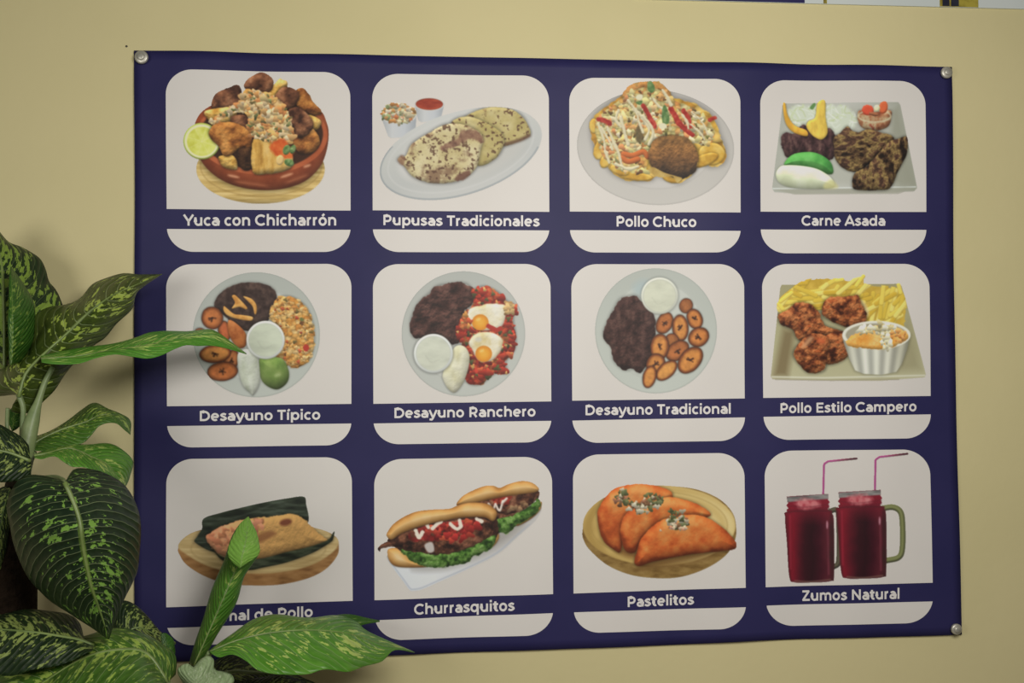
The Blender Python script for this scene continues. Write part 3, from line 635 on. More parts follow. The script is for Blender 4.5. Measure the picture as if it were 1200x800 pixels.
p.add('sour_cream', cr, p.tn([(186, 192, 166), (202, 206, 186), (212, 214, 198)], (26, 60), 6), f=p.form(cr, 34, .4, .15, 20, 3))
c0 = p.E(457, 342, 78); p.shadow(c0, 12, .35); cup(p, 457, 342, 78, (196, 202, 176))
p.emit()

# ---- desayuno ranchero
fr = (420, 300, 3.48)
pn = start(fr, 33, 32, (602, 592), (682, 671), (768, 758), (59, 62), (783, 787), 'picture of a breakfast plate with beans, two fried eggs in red salsa and cream', 'Desayuno Ranchero', (146, 660), (720, 653), 41)
p = Pic(fr, (166, 50, 692, 582), (215, 208, 195), pn)
round_plate(p, 428, 316, 252, 255, (185, 187, 174), (195, 195, 182), 0, .78)
bn = p.P([(226, 225), (250, 185), (290, 150), (320, 122), (375, 112), (430, 110), (462, 130), (474, 165), (462, 200), (430, 225), (420, 290), (410, 350), (380, 358), (320, 320), (255, 335), (220, 325), (212, 275)]); p.shadow(bn, 16, .35)
p.add('fried_beans', bn, p.tn([(50, 28, 22), (80, 50, 42), (104, 70, 58)], 30, 3), rough=9, rs=26, f=p.form(bn, 24, .5, 1.3, 30, 4))
sa = p.P([(460, 145), (490, 126), (525, 124), (575, 150), (606, 182), (640, 205), (632, 260), (642, 320), (638, 380), (602, 430), (606, 478), (560, 478), (500, 522), (450, 520), (425, 480), (440, 420), (410, 340), (400, 300), (430, 235), (470, 195)]); p.shadow(sa, 12, .35)
p.add('red_salsa', sa, p.tc([(160, 46, 28), (182, 66, 38), (140, 38, 26), (196, 90, 50), (150, 80, 40)], (22, 18), 5, .55), rough=10, rs=22, f=p.form(sa, 24, .3, .8, 14, 5))
p.blobs(sa, 110, (5, 13), [(168, 46, 32), (190, 64, 40), (146, 40, 28), (204, 100, 56), (176, 54, 36)], 1.8, 7, .4)
p.blobs(sa, 34, (4, 9), [(86, 88, 44), (104, 100, 56), (70, 66, 38)], 1.8, 8); p.blobs(sa, 30, (3, 6), [(214, 170, 96), (206, 140, 74)], 1.8, 9)
for i, (pts, yk) in enumerate((([(440, 250), (456, 215), (500, 200), (560, 195), (604, 205), (600, 250), (585, 285), (560, 300), (500, 302), (450, 280)], (497, 270)), ([(450, 350), (475, 320), (520, 308), (570, 322), (590, 350), (575, 395), (545, 425), (500, 432), (475, 405), (462, 380)], (511, 398)))):
    e = p.P(pts); p.add('fried_egg', e + 8 * (p.noise(26, 11 + i, 3) - .5), p.tn([(214, 196, 140), (226, 216, 180), (230, 224, 200)], 40, 12 + i), f=p.form(e, 18, .25, .2, 16, 13 + i), soft=3)
    y0 = p.E(yk[0], yk[1], 34, 33); p.add('yolk', y0, p.ramp(np.clip(-y0 / 26, 0, 1), [(214, 130, 34), (230, 156, 40), (234, 170, 56)])); p.add(None, p.E(yk[0] - 8, yk[1] - 12, 9, 5, -20), (246, 214, 130), soft=5, op=.7)
l = p.Lp([(530, 285), (560, 300), (580, 295)], 9) + 6 * (p.noise(12, 4, 2) - .5); p.add(None, l, (176, 50, 34)); p.add(None, p.E(490, 340, 14, 10), (196, 196, 186), soft=5, op=.6)
p.blobs(p.P([(410, 250), (440, 225), (460, 260), (440, 300), (410, 290)]), 12, (5, 9), [(214, 160, 76), (196, 110, 56), (190, 70, 40)], 1.8, 14); p.blobs(p.P([(600, 190), (640, 210), (640, 240), (605, 240)]), 10, (6, 11), [(206, 172, 110), (190, 140, 80)], 2, 15)
cr = p.P([(378, 395), (400, 366), (432, 368), (452, 400), (450, 450), (428, 515), (396, 555), (370, 545), (348, 510), (345, 475)]); p.shadow(cr, 10, .35)
p.add('sour_cream', cr, p.tn([(204, 198, 156), (216, 212, 176), (222, 218, 188)], (40, 50), 6), f=p.form(cr, 36, .35, .2, 24, 3))
c0 = p.E(306, 397, 80); p.shadow(c0, 14, .4); cup(p, 306, 397, 80, (204, 206, 182))
p.emit()

# ---- desayuno tradicional
fr = (650, 300, 3.479)
pn = start(fr, 33, 33, (589, 580), (670, 657), (762, 752), (67, 72), (771, 776), 'picture of a breakfast plate with beans, fried plantain slices and a cup of cream', 'Desayuno Tradicional', (124, 648), (717, 642), 41)
p = Pic(fr, (152, 40, 668, 570), (215, 207, 196), pn)
round_plate(p, 412, 304, 248, 255, (187, 190, 177), (195, 197, 184), 0, .78)
p.add(None, p.E(355, 130, 40, 30, -30), (168, 182, 178), soft=16, op=.8)
bn = p.P([(198, 310), (215, 265), (240, 215), (270, 172), (330, 160), (355, 185), (380, 210), (408, 250), (412, 300), (400, 370), (392, 420), (352, 474), (320, 462), (280, 462), (240, 425), (232, 375), (205, 340)]); p.shadow(bn, 16, .3)
p.add('fried_beans', bn, p.tn([(48, 28, 24), (72, 46, 40), (98, 68, 58)], (20, 34), 3), rough=7, rs=22, f=p.form(bn, 30, .45, 1.0, 20, 6))
O2 = (196, 126, 58)
for i, (x, y, a, bb, an, co_) in enumerate(((535, 203, 27, 30, 10, (150, 90, 46)), (448, 273, 32, 46, 25, (170, 98, 46)), (570, 256, 31, 42, -20, (186, 114, 52)), (512, 292, 33, 54, -4, O2), (586, 330, 44, 38, -35, (190, 116, 54)), (478, 345, 28, 30, 0, (150, 90, 44)), (500, 386, 52, 36, -35, (170, 98, 48)), (428, 370, 38, 54, 6, O2), (552, 424, 62, 42, -50, O2), (412, 440, 38, 44, 20, (186, 118, 54)), (456, 466, 52, 30, -42, (200, 136, 64)), (387, 492, 27, 46, 14, (196, 128, 60)))):
    plantain(p, x, y, a, bb, an, co_, 20 + i, i not in (0, 5, 10, 11))
c0 = p.E(428, 162, 75); p.shadow(c0, 12, .3); cup(p, 428, 162, 75, (208, 208, 182), (216, 216, 196))
p.emit()

# ---- pollo estilo campero
fr = (880, 300, 3.48)
pn = start(fr, 32, 32, (578, 570), (655, 645), (750, 742), (44, 52), (726, 735), 'picture of fried chicken with chips and a ramekin of slaw on a square plate', 'Pollo Estilo Campero', (119, 640), (672, 632), 40)
p = Pic(fr, (70, 70, 724, 522), (193, 183, 173), pn)
pl = p.P([(124, 116), (600, 112), (612, 122), (712, 482), (706, 494), (520, 508), (300, 506), (88, 502), (80, 490), (118, 130)], False)
p.add('square_plate', pl, p.ramp((p.Y - 110) / 390, [(146, 136, 98), (154, 146, 108), (160, 152, 114), (172, 164, 128)])); p.add(None, p.P([(130, 300), (180, 300), (150, 490), (90, 490)], False), (112, 94, 62), soft=16, op=.85)
p.add(None, p.Lp([(86, 492), (300, 496), (706, 486)], 2.5, False), (204, 198, 176), soft=3); p.add(None, p.Lp([(100, 502), (330, 506), (600, 502)], 2.5, False), (140, 130, 104), soft=3, op=.8)
p.add(None, p.P([(590, 300), (640, 260), (690, 460), (600, 470)], False), (142, 132, 98), soft=18, op=.7)
FR = [(206, 172, 58), (220, 190, 78), (226, 200, 100), (198, 160, 50)]
fz = p.P([(112, 220), (120, 180), (165, 140), (215, 104), (290, 92), (350, 96), (400, 100), (450, 90), (470, 120), (540, 126), (600, 140), (624, 185), (625, 255), (605, 300), (480, 275), (420, 215), (250, 215), (150, 230)])
p.names.append('fries'); p.add(None, fz, p.tn([(176, 140, 46), (200, 164, 64)], 30, 3), rough=6); k0 = len(p.names) - 1; p.id[fz < 0] = k0
for k in range(75):
    L = p.rng.uniform(30, 55); x, y = (110 + 350 * p.rng.rand(), 100 + 130 * p.rng.rand()) if k % 5 < 3 else (470 + 150 * p.rng.rand(), 130 + 150 * p.rng.rand()); a = p.rng.uniform(-1.1, .5) if x < 450 else p.rng.uniform(-1.5, -.4)
    m = p.Lp([(x - L * math.cos(a), y - L * math.sin(a)), (x + L * math.cos(a), y + L * math.sin(a))], 9, False)
    m = np.maximum(m, fz - 6); c = np.array(FR[k % 4]) * .97; p.shadow(m, 5, .15); p.add(None, m, c, soft=2.6, f=p.form(m, 6, .18)); p.id[m < 0] = k0
for a, bb in (((430, 120), (458, 82)), ((350, 100), (372, 96)), ((112, 195), (135, 225)), ((120, 185), (165, 150)), ((600, 118), (608, 150))):
    m = p.Lp([a, bb], 8, False); p.add('fry', m, FR[1], f=p.form(m, 6, .3))
p.add(None, p.P([(420, 200), (455, 180), (480, 240), (440, 265)]), (214, 190, 150), soft=5, op=.6)
CK = [(60, 26, 14), (104, 50, 26), (142, 76, 38), (172, 104, 58), (150, 74, 36)]
def chick(pts, seed, hi=0):
    e = p.P(pts); p.shadow(e, 16, .5); p.add('chicken_piece', e + 10 * (p.noise(18, seed, 3) - .5), p.tn(CK, 26, seed, 5, 2.2), f=p.form(e, 34, .5, 1.2, 17, seed)); return e
chick([(296, 190), (330, 165), (380, 168), (432, 158), (450, 190), (470, 240), (462, 275), (400, 292), (340, 270), (290, 240)], 4)
chick([(110, 240), (150, 218), (185, 190), (240, 196), (275, 230), (300, 280), (350, 300), (370, 320), (300, 330), (200, 345), (170, 300), (125, 280)], 7)
chick([(300, 330), (370, 305), (395, 350), (400, 400), (360, 432), (310, 440), (280, 400)], 9)
chick([(172, 400), (200, 350), (240, 318), (290, 320), (320, 350), (310, 410), (300, 465), (240, 476), (205, 450)], 11)
p.add(None, p.P([(205, 370), (235, 330), (255, 335), (225, 370)]), (196, 140, 96), soft=7, op=.8)
p.add(None, p.E(285, 345, 18, 12, 20), (190, 84, 44), soft=6, op=.7)
bd = p.P([(373, 330), (378, 352), (402, 420), (425, 466), (460, 480), (530, 484), (590, 472), (612, 440), (634, 380), (646, 322)], False); p.shadow(bd, 16, .3)
ribs = .90 + .12 * np.cos(((p.X - 510) / (1 - .25 * (p.Y - 330) / 150)) / 8.5)
p.add('ramekin', bd, p.ramp((p.X - 380) / 260, [(176, 170, 148), (206, 202, 184), (198, 192, 172), (160, 154, 130)]), f=ribs)
p.add(None, p.E(510, 322, 138, 58), (208, 202, 184)); i = p.E(510, 322, 124, 48); p.add(None, i, (150, 140, 116), soft=3)
sw = p.P([(388, 348), (420, 318), (470, 290), (560, 280), (620, 305), (640, 330), (600, 360), (540, 378), (460, 376), (400, 366)])
p.add('slaw', sw, p.tn([(204, 132, 50), (216, 154, 70), (222, 176, 104)], 30, 5), rough=5, f=p.form(sw, 16, .3, .4, 10, 5))
p.blobs(p.P([(440, 300), (520, 275), (600, 290), (560, 320), (480, 320)]), 40, (4, 11), [(206, 196, 160), (214, 206, 180), (196, 176, 120)], 2.2, 6); p.blobs(p.P([(530, 320), (570, 325), (560, 375), (530, 370)]), 18, (5, 12), [(222, 208, 160), (226, 214, 176)], 2, 7); p.blobs(p.P([(570, 310), (630, 310), (620, 345), (580, 345)]), 14, (5, 9), [(206, 130, 60), (214, 150, 84)], 2, 8)
p.emit()

# ---- tamal de pollo
fr = (180, 520, 3.333)
pn = start(fr, 59, 51, (637, 612), (718, 694), (787, 772), (50, 50), (774, 779), 'picture of an opened tamale in its dark leaf on a round wooden board', 'Tamal de Pollo', (208, 696), (620, 674), 40)
p = Pic(fr, (88, 195, 738, 562), (180, 174, 163), pn)
b = p.P([(97, 405), (120, 365), (180, 335), (300, 318), (420, 310), (560, 315), (660, 335), (712, 362), (724, 400), (715, 440), (670, 490), (600, 525), (500, 548), (400, 553), (290, 545), (200, 515), (130, 470), (102, 430)])
p.add('wooden_board', b, p.tn([(104, 70, 36), (130, 92, 50), (142, 104, 60)], (50, 14), 3)); tp_ = p.P([(97, 400), (120, 365), (180, 335), (300, 318), (420, 310), (560, 315), (660, 335), (712, 362), (722, 392), (690, 430), (610, 475), (500, 500), (400, 506), (290, 498), (200, 470), (130, 430)])
p.add(None, tp_, p.tn([(150, 126, 78), (166, 142, 92), (178, 156, 106)], (120, 10), 4), soft=3); p.add(None, abs(p.E(410, 408, 262, 76)) - 2, (134, 108, 64), soft=5, op=.5)
lb = p.P([(166, 385), (172, 360), (190, 330), (196, 290), (260, 268), (340, 248), (430, 228), (520, 212), (585, 205), (596, 235), (600, 310), (500, 320), (300, 340), (250, 420)]); p.shadow(lb, 20, .4)
p.add('banana_leaf', lb, p.tn([(22, 26, 20), (38, 44, 32), (62, 70, 56)], (70, 12), 6), f=p.form(lb, 14, .3))
p.add(None, p.Lp([(200, 295), (300, 290), (400, 262), (470, 232)], 2), (70, 78, 64), soft=4, op=.6)
ta = p.P([(205, 365), (240, 335), (300, 310), (370, 290), (450, 284), (540, 272), (590, 295), (630, 335), (668, 366), (690, 380), (620, 405), (520, 428), (400, 452), (290, 440), (240, 415)]); p.shadow(ta, 12, .4)
p.add('tamale', ta, p.ramp(np.clip((p.X - 210) / 260 + .5 * (p.noise(30, 5, 3) - .5), 0, 1), [(176, 114, 78), (192, 134, 92), (182, 132, 80), (176, 132, 74), (170, 128, 70)]), rough=5, f=p.form(ta, 44, .4, .5, 20, 7))
p.add(None, p.E(516, 306, 24, 13, -12), (104, 56, 36), soft=5); p.add(None, p.P([(400, 360), (450, 340), (480, 350), (440, 375), (410, 385)]), (120, 76, 44), soft=7, op=.8)
p.blobs(p.P([(220, 360), (320, 310), (420, 300), (460, 320), (400, 350), (280, 410), (240, 400)]), 34, (4, 12), [(196, 128, 92), (186, 112, 76), (204, 152, 110), (160, 100, 64)], 2.6, 8, .15, 4)
lf_ = p.P([(228, 402), (262, 436), (330, 452), (420, 448), (520, 422), (620, 398), (684, 372), (700, 345), (707, 342), (702, 368), (690, 384), (620, 425), (520, 462), (430, 482), (370, 492), (310, 470), (262, 448)]); p.shadow(lf_, 14, .4)
p.add('banana_leaf', lf_, p.tn([(20, 24, 16), (36, 42, 28), (58, 64, 46)], (60, 12), 9), f=p.form(lf_, 12, .3))
p.emit()

# ---- churrasquitos
fr = (420, 520, 3.2)
pn = start(fr, 58, 47, (585, 562), (660, 633), (737, 715), (59, 61), (725, 731), 'picture of two filled bread rolls with lettuce and cream on a long white plate', 'Churrasquitos', (212, 639), (583, 624), 40)
p = Pic(fr, (66, 130, 692, 558), (203, 194, 180), pn)
pl = p.P([(106, 420), (140, 410), (300, 400), (560, 250), (640, 215), (682, 225), (684, 250), (660, 290), (600, 345), (520, 415), (400, 475), (300, 518), (240, 544), (205, 550), (190, 545), (168, 515), (120, 450)])
p.add('long_plate', pl, p.ramp((p.X - p.Y * .2 - 20) / 500, [(206, 206, 202), (212, 210, 204), (196, 192, 184), (184, 178, 168)])); p.add(None, np.where(p.Y > 300, abs(pl + 6) - 2, 9), (160, 164, 168), soft=3, op=.8)
p.add(None, p.P([(200, 470), (330, 470), (500, 400), (620, 300), (560, 300), (400, 430)]), (146, 138, 126), soft=14, op=.7)
BUN = [(150, 96, 42), (196, 142, 74), (212, 166, 100), (222, 188, 132)]
def bun(pts, seed, tip=None):
    e = p.P(pts); p.shadow(e, 8, .3); d = np.clip(-e / 30, 0, 1)
    p.add('bread_roll', e, p.ramp(np.clip(d * .8 + .5 * (p.noise(60, seed, 3) - .4), 0, 1), BUN), f=p.form(e, 30, .35)); return e
BEEF = [(40, 24, 18), (74, 42, 30), (108, 66, 44), (134, 84, 60)]; LET = [(30, 50, 18), (56, 88, 30), (86, 122, 48), (116, 146, 74)]
def fill(name, pts, cols, sc, seed, rough=8, w=20, k=.4):
    e = p.P(pts); p.add(name, e + rough * 2 * (p.noise(18, seed, 3) - .5), p.tn(cols, sc, seed, 4, 2.2), f=p.form(e, w, k, .9, 11, seed)); return e
bun([(585, 296), (640, 262), (684, 215), (682, 245), (650, 278), (600, 306)], 2)
fill('grilled_beef', [(440, 222), (520, 200), (600, 185), (664, 172), (672, 205), (600, 260), (530, 300), (505, 320), (490, 290)], BEEF, 20, 21)
fill('lettuce', [(510, 330), (520, 285), (580, 265), (630, 240), (670, 205), (684, 222), (664, 262), (620, 288), (585, 312), (555, 335)], LET, 16, 3)
fill('grilled_beef', [(470, 220), (560, 195), (610, 185), (658, 176), (660, 200), (630, 235), (570, 262), (530, 262)], BEEF, 20, 4)
p.blobs(p.P([(480, 215), (560, 195), (580, 200), (540, 225)]), 12, (6, 11), [(150, 40, 32), (170, 66, 46)], 2, 5); p.blobs(p.P([(570, 240), (620, 215), (630, 235), (590, 250)]), 10, (5, 9), [(150, 116, 80), (120, 84, 56)], 2, 6)
for pts in ([(488, 225), (505, 245), (515, 225)], [(515, 228), (530, 250), (542, 215)], [(540, 222), (556, 205)]): squig(p, pts, 4, (218, 200, 180), 3)
bun([(368, 230), (385, 200), (420, 178), (470, 158), (505, 156), (530, 164), (562, 150), (610, 138), (650, 144), (676, 166), (664, 180), (600, 190), (540, 200), (470, 214), (420, 226)], 7)
bun([(108, 405), (118, 390), (160, 392), (200, 430), (255, 455), (240, 462), (150, 460), (118, 440)], 8); bun([(480, 370), (505, 345), (525, 336), (526, 356), (510, 380), (490, 392)], 9)
fill('grilled_beef', [(112, 356), (160, 318), (230, 290), (320, 270), (420, 264), (500, 268), (524, 300), (520, 345), (470, 385), (380, 410), (280, 425), (190, 415), (130, 380)], [(44, 26, 20), (66, 38, 28), (92, 56, 40)], 24, 22, 4)
fill('lettuce', [(160, 395), (230, 405), (310, 412), (390, 400), (450, 372), (505, 345), (516, 360), (490, 395), (440, 420), (400, 446), (340, 458), (290, 468), (230, 450), (190, 430)], LET, 16, 11)
fill('grilled_beef', [(74, 388), (90, 372), (130, 360), (180, 330), (300, 300), (420, 280), (490, 290), (500, 330), (460, 370), (380, 400), (300, 414), (210, 400), (150, 384), (90, 390), (82, 402)], BEEF, 24, 12, 6)
p.add('salsa', p.P([(190, 335), (260, 305), (380, 290), (460, 288), (440, 320), (380, 340), (340, 360), (270, 360), (200, 365)]), p.tc([(130, 28, 28), (156, 42, 36), (110, 30, 26), (96, 50, 34)], 20, 4, .5), rough=8, soft=4, op=.85)
p.blobs(p.P([(250, 330), (330, 300), (450, 290), (440, 320), (380, 370), (290, 350)]), 40, (6, 13), [(158, 38, 36), (176, 60, 44), (134, 32, 30), (190, 84, 50)], 1.8, 5)
p.add('cheese_bit', p.P([(248, 378), (276, 368), (284, 400), (262, 406)]), (184, 172, 160), soft=3)
for pts in ([(215, 325), (228, 350), (240, 330)], [(278, 316), (296, 300), (310, 292)], [(346, 300), (368, 318), (384, 310), (380, 288)], [(445, 282), (462, 290)], [(255, 300), (262, 312)]):
    l = p.Lp(pts, 7) + 5 * (p.noise(10, 8, 2) - .5); p.add('cream_drizzle', l, (222, 206, 182))
bun([(106, 345), (108, 330), (130, 300), (170, 272), (220, 252), (280, 245), (340, 242), (372, 230), (420, 220), (480, 224), (512, 245), (520, 266), (505, 290), (470, 276), (400, 276), (320, 288), (230, 310), (165, 334), (125, 358)], 13)
p.emit()

# ---- pastelitos
fr = (650, 515, 3.404)
pn = start(fr, 60, 52, (613, 590), (688, 667), (772, 752), (72, 76), (755, 763), 'picture of three orange fried turnovers on a round wooden board', 'Pastelitos', (290, 667), (553, 657), 41)
p = Pic(fr, (100, 165, 736, 562), (205, 195, 183), pn)
b = p.P([(110, 365), (125, 310), (165, 262), (250, 215), (350, 190), (450, 184), (560, 196), (650, 232), (705, 285), (722, 340), (718, 400), (680, 462), (600, 515), (500, 548), (400, 552), (300, 538), (210, 500), (140, 440), (115, 400)])
p.add('wooden_board', b, p.tn([(110, 80, 36), (136, 104, 52), (150, 118, 64)], (40, 14), 3)); tb = p.E(416, 342, 304, 160)
rg_ = np.hypot((p.X - 460) / 1.0, (p.Y - 350) * 1.8); p.add(None, tb, p.ramp(np.clip((p.X - 120) / 580 * .7 + .3 * (.5 + .5 * np.sin(rg_ / 9)) * p.noise(60, 4, 2) * 1.4, 0, 1), [(166, 132, 66), (190, 156, 86), (204, 174, 106), (216, 190, 126)]), soft=3)
p.add(None, abs(p.E(416, 342, 272, 134)) - 1.5, (160, 128, 66), soft=4, op=.6); p.add(None, p.E(500, 470, 170, 26, -12), (96, 62, 26), soft=18, op=.75); p.add(None, p.E(290, 445, 60, 20, 20), (110, 66, 28), soft=12, op=.7)
PA = [(140, 56, 22), (186, 84, 34), (202, 110, 48), (206, 136, 70)]
def past(pts, seed):
    e = p.P(pts); ys = [q[1] for q in pts]; gy = np.clip((p.Y - min(ys)) / (max(ys) - min(ys)), 0, 1); p.shadow(e, 14, .4); p.add('turnover', e, p.ramp(np.clip((p.noise(40, seed, 4) - .5) * 1.1 + .88 - .62 * gy - .4 * np.clip(1 + e / 20, 0, 1), 0, 1), PA), rough=2, f=p.form(e, 46, .38, .18, 14, seed)); return e
past([(170, 300), (182, 262), (210, 220), (250, 190), (330, 176), (410, 185), (470, 215), (440, 270), (340, 290), (290, 340), (272, 400), (262, 448), (235, 438), (200, 410), (180, 365)], 3)
past([(262, 360), (280, 300), (320, 266), (380, 246), (450, 228), (520, 240), (580, 262), (622, 300), (560, 320), (430, 340), (350, 400), (322, 448), (290, 448), (272, 420)], 5)
past([(318, 485), (330, 440), (342, 400), (390, 345), (440, 315), (510, 300), (580, 302), (630, 322), (680, 360), (716, 400), (724, 420), (716, 436), (660, 444), (560, 455), (460, 472), (390, 488), (345, 502), (325, 500)], 7)
for cx, cy, rx, ry, n, sd in ((268, 230, 30, 34, 26, 1), (390, 245, 44, 30, 36, 2), (352, 270, 36, 24, 24, 3), (488, 318, 40, 44, 44, 4), (300, 262, 20, 16, 8, 5)):
    p.names.append('herb_garnish'); p.blobs(p.E(cx, cy, rx, ry), n, (4, 9), [(84, 92, 48), (60, 72, 36), (206, 190, 160), (120, 130, 80), (170, 96, 66), (216, 206, 180), (110, 66, 40)], 1.9, sd)
    m = (p.E(cx, cy, rx, ry) < 0); p.id[m] = len(p.names) - 1
p.blobs(p.P([(420, 360), (480, 345), (525, 340), (520, 360), (430, 372)]), 8, (4, 8), [(226, 150, 120), (214, 190, 150)], 1.6, 9)
p.emit()

# ---- juices
fr = (880, 510, 3.2)
pn = start(fr, 58, 52, (569, 552), (638, 622), (717, 702), (49, 57), (671, 684), 'picture of two glass mugs of dark red juice with bent drinking straws', 'Zumos Natural', (194, 621), (556, 612), 39)
p = Pic(fr, (118, 58, 596, 560), (180, 170, 161), pn)
def straw(a, b, c, d):
    l = p.Lp([a, b, (b[0] + 3, c[1] + 8), c, d], 4.2, False); p.add('drinking_straw', l, p.ramp(np.clip((p.X - a[0]) / 110, 0, 1), [(150, 58, 108), (156, 66, 112), (120, 54, 72), (70, 34, 40)]), f=p.form(l, 4, .3))
straw((271, 222), (274, 112), (290, 97), (395, 86)); straw((462, 206), (465, 92), (480, 80), (585, 68))
def handle(pts, w, c):
    l = p.Lp(pts, w); p.add('jar_handle', l, c, f=p.form(l, w, .5)); p.add(None, p.Lp(pts, w * .3), mul(c, 1.45), soft=3, op=.6)
handle([(296, 284), (318, 278), (328, 300), (330, 440), (326, 480), (310, 492)], 10, (66, 60, 46))
handle([(490, 272), (530, 268), (558, 285), (566, 330), (566, 420), (552, 456), (505, 468)], 11, (92, 92, 56))
for i, (dx, dy) in enumerate(((0, 0), (194, -16))):
    k = 0 if i == 0 else 1
    rm = [(132 + dx, 228 + dy), (290 + dx, 218 + dy), (289 + dx, 240 + dy), (296 + dx, 250 + dy), (290 + dx, 258 + dy), (295 + dx, 266 + dy), (288 + dx, 276 + dy), (294 + dx, 284 + dy), (138 + dx, 290 + dy), (132 + dx, 280 + dy), (139 + dx, 272 + dy), (131 + dx, 262 + dy), (138 + dx, 252 + dy)]
    body = [(140 + dx, 284 + dy), (288 + dx, 280 + dy), (304 + dx, 292 + dy), (311 + dx, 330 + dy), (312 + dx, 520 + dy), (300 + dx, 546 + dy), (225 + dx, 552 + dy), (164 + dx, 551 + dy), (144 + dx, 530 + dy), (134 + dx, 400 + dy), (127 + dx, 310 + dy)]
    e = p.P(rm, False); e2 = p.P(body); e = np.minimum(e, e2); u_ = np.clip((p.X - 128 - dx) / 184, 0, 1)
    n = p.noise(50, 5 + i, 3); c = p.ramp(np.clip(u_ + .12 * (n - .5), 0, 1), [(84, 20, 28), (108, 18, 30), (74, 17, 26), (46, 14, 20), (38, 13, 18), (52, 14, 23), (74, 24, 32), (50, 26, 26)])
    v_ = np.clip((p.Y - 250 - dy) / 90, 0, 1)[..., None]; c = np.array((116, 24, 36)) * (1 - v_) * .9 + c * (v_ + .1 * (1 - v_))
    p.add('juice_jar', e, c); 
    p.add(None, e2 * 0 + np.abs(e2 + 3) - 2.5, (60, 24, 28), soft=3, op=.6)
    p.add(None, p.P([(133 + dx, 230 + dy), (290 + dx, 219 + dy), (291 + dx, 238 + dy), (135 + dx, 250 + dy)], False), p.tn([(78, 72, 70), (104, 98, 94), (128, 120, 114)], (40, 10), 6), soft=2)
    p.add(None, p.E(212 + dx, 256 + dy, 46, 20), p.tn([(150, 44, 54), (186, 104, 104), (200, 130, 126)], 22, 9 + i), rough=8, soft=8, op=.8)
    for yy in (262, 276): p.add(None, p.Lp([(134 + dx, yy + dy), (200 + dx, yy + 7 + dy), (294 + dx, yy - 4 + dy)], 1.2), (84, 26, 34), soft=2.5, op=.6)
    for xx, y0_, y1_, cc in ((146, 300, 500, (160, 40, 56)), (288, 330, 520, (130, 60, 72)), (300, 300, 500, (46, 26, 26))): p.add(None, p.Lp([(xx + dx, y0_ + dy), (xx + 4 + dx, y1_ + dy)], 2, False), cc, soft=4, op=.55)
    p.add(None, p.Lp([(166 + dx, 546 + dy), (225 + dx, 549 + dy), (298 + dx, 541 + dy)], 2.5), (120, 96, 76), soft=3, op=.6); p.add(None, p.E(286 + dx, 335 + dy, 3, 14), (206, 150, 160), soft=3, op=.7)
p.emit()
# ---------------------------------------------------------------- the screws that hold the banner
def screw(px, py, r_px, label, tilt):
    c = onb(px, py); r = r_px / F * 1.4
    root = empty('screw', tuple(c)); tag(root, label, 'screw', 'screws fixing the banner corners')
    h = -c[1]
    bm = bmesh.new(); disc(bm, c, r, h - 0.0005, h + 0.0045, taper=.93, bev=.0012); w = keep(bobj('washer', bm, M_SCREW), root)
    bm = bmesh.new(); disc(bm, c, r * .55, h + 0.0043, h + 0.0068, taper=.86, bev=.0008, seg=22); hd = keep(bobj('screw_head', bm, M_SCREW), root)
    V, Fc = [], []
    for a in (tilt, tilt + 90):
        ca, sa = math.cos(math.radians(a)), math.sin(math.radians(a)); k = len(V)
        for q in (0, 1):
            for x, z in ((-.26, -.07), (.26, -.07), (.26, .07), (-.26, .07)): V.append((c[0] + r * (x * ca - z * sa), c[1] - 0.0066 - 0.0005 * q, c[2] + r * (x * sa + z * ca)))
        Fc += [(k + 4, k + 5, k + 6, k + 7), (k + 3, k + 2, k + 1, k)] + [(k + i, k + (i + 1) % 4, k + 4 + (i + 1) % 4, k + 4 + i) for i in range(4)]
    s = mesh('slot', V, Fc, M_SLOT); s.parent = hd
screw(167.0, 68.3, 7.6, 'pale washer and screw at the upper left corner of the blue banner', 20)
screw(1107.5, 86.0, 7.2, 'dull grey washer and screw at the upper right corner of the blue banner', 50)
screw(1117.8, 735.5, 6.6, 'grey washer and screw at the lower right corner of the blue banner', 10)
# old nail hole left of the banner's upper left corner
c = at(148.3, 54.3, 0); bm = bmesh.new(); disc(bm, c, 0.0016, 0.0, 0.0006, seg=10)
nh = bobj('trim_1', bm, M_SLOT); tag(nh, kind='structure')

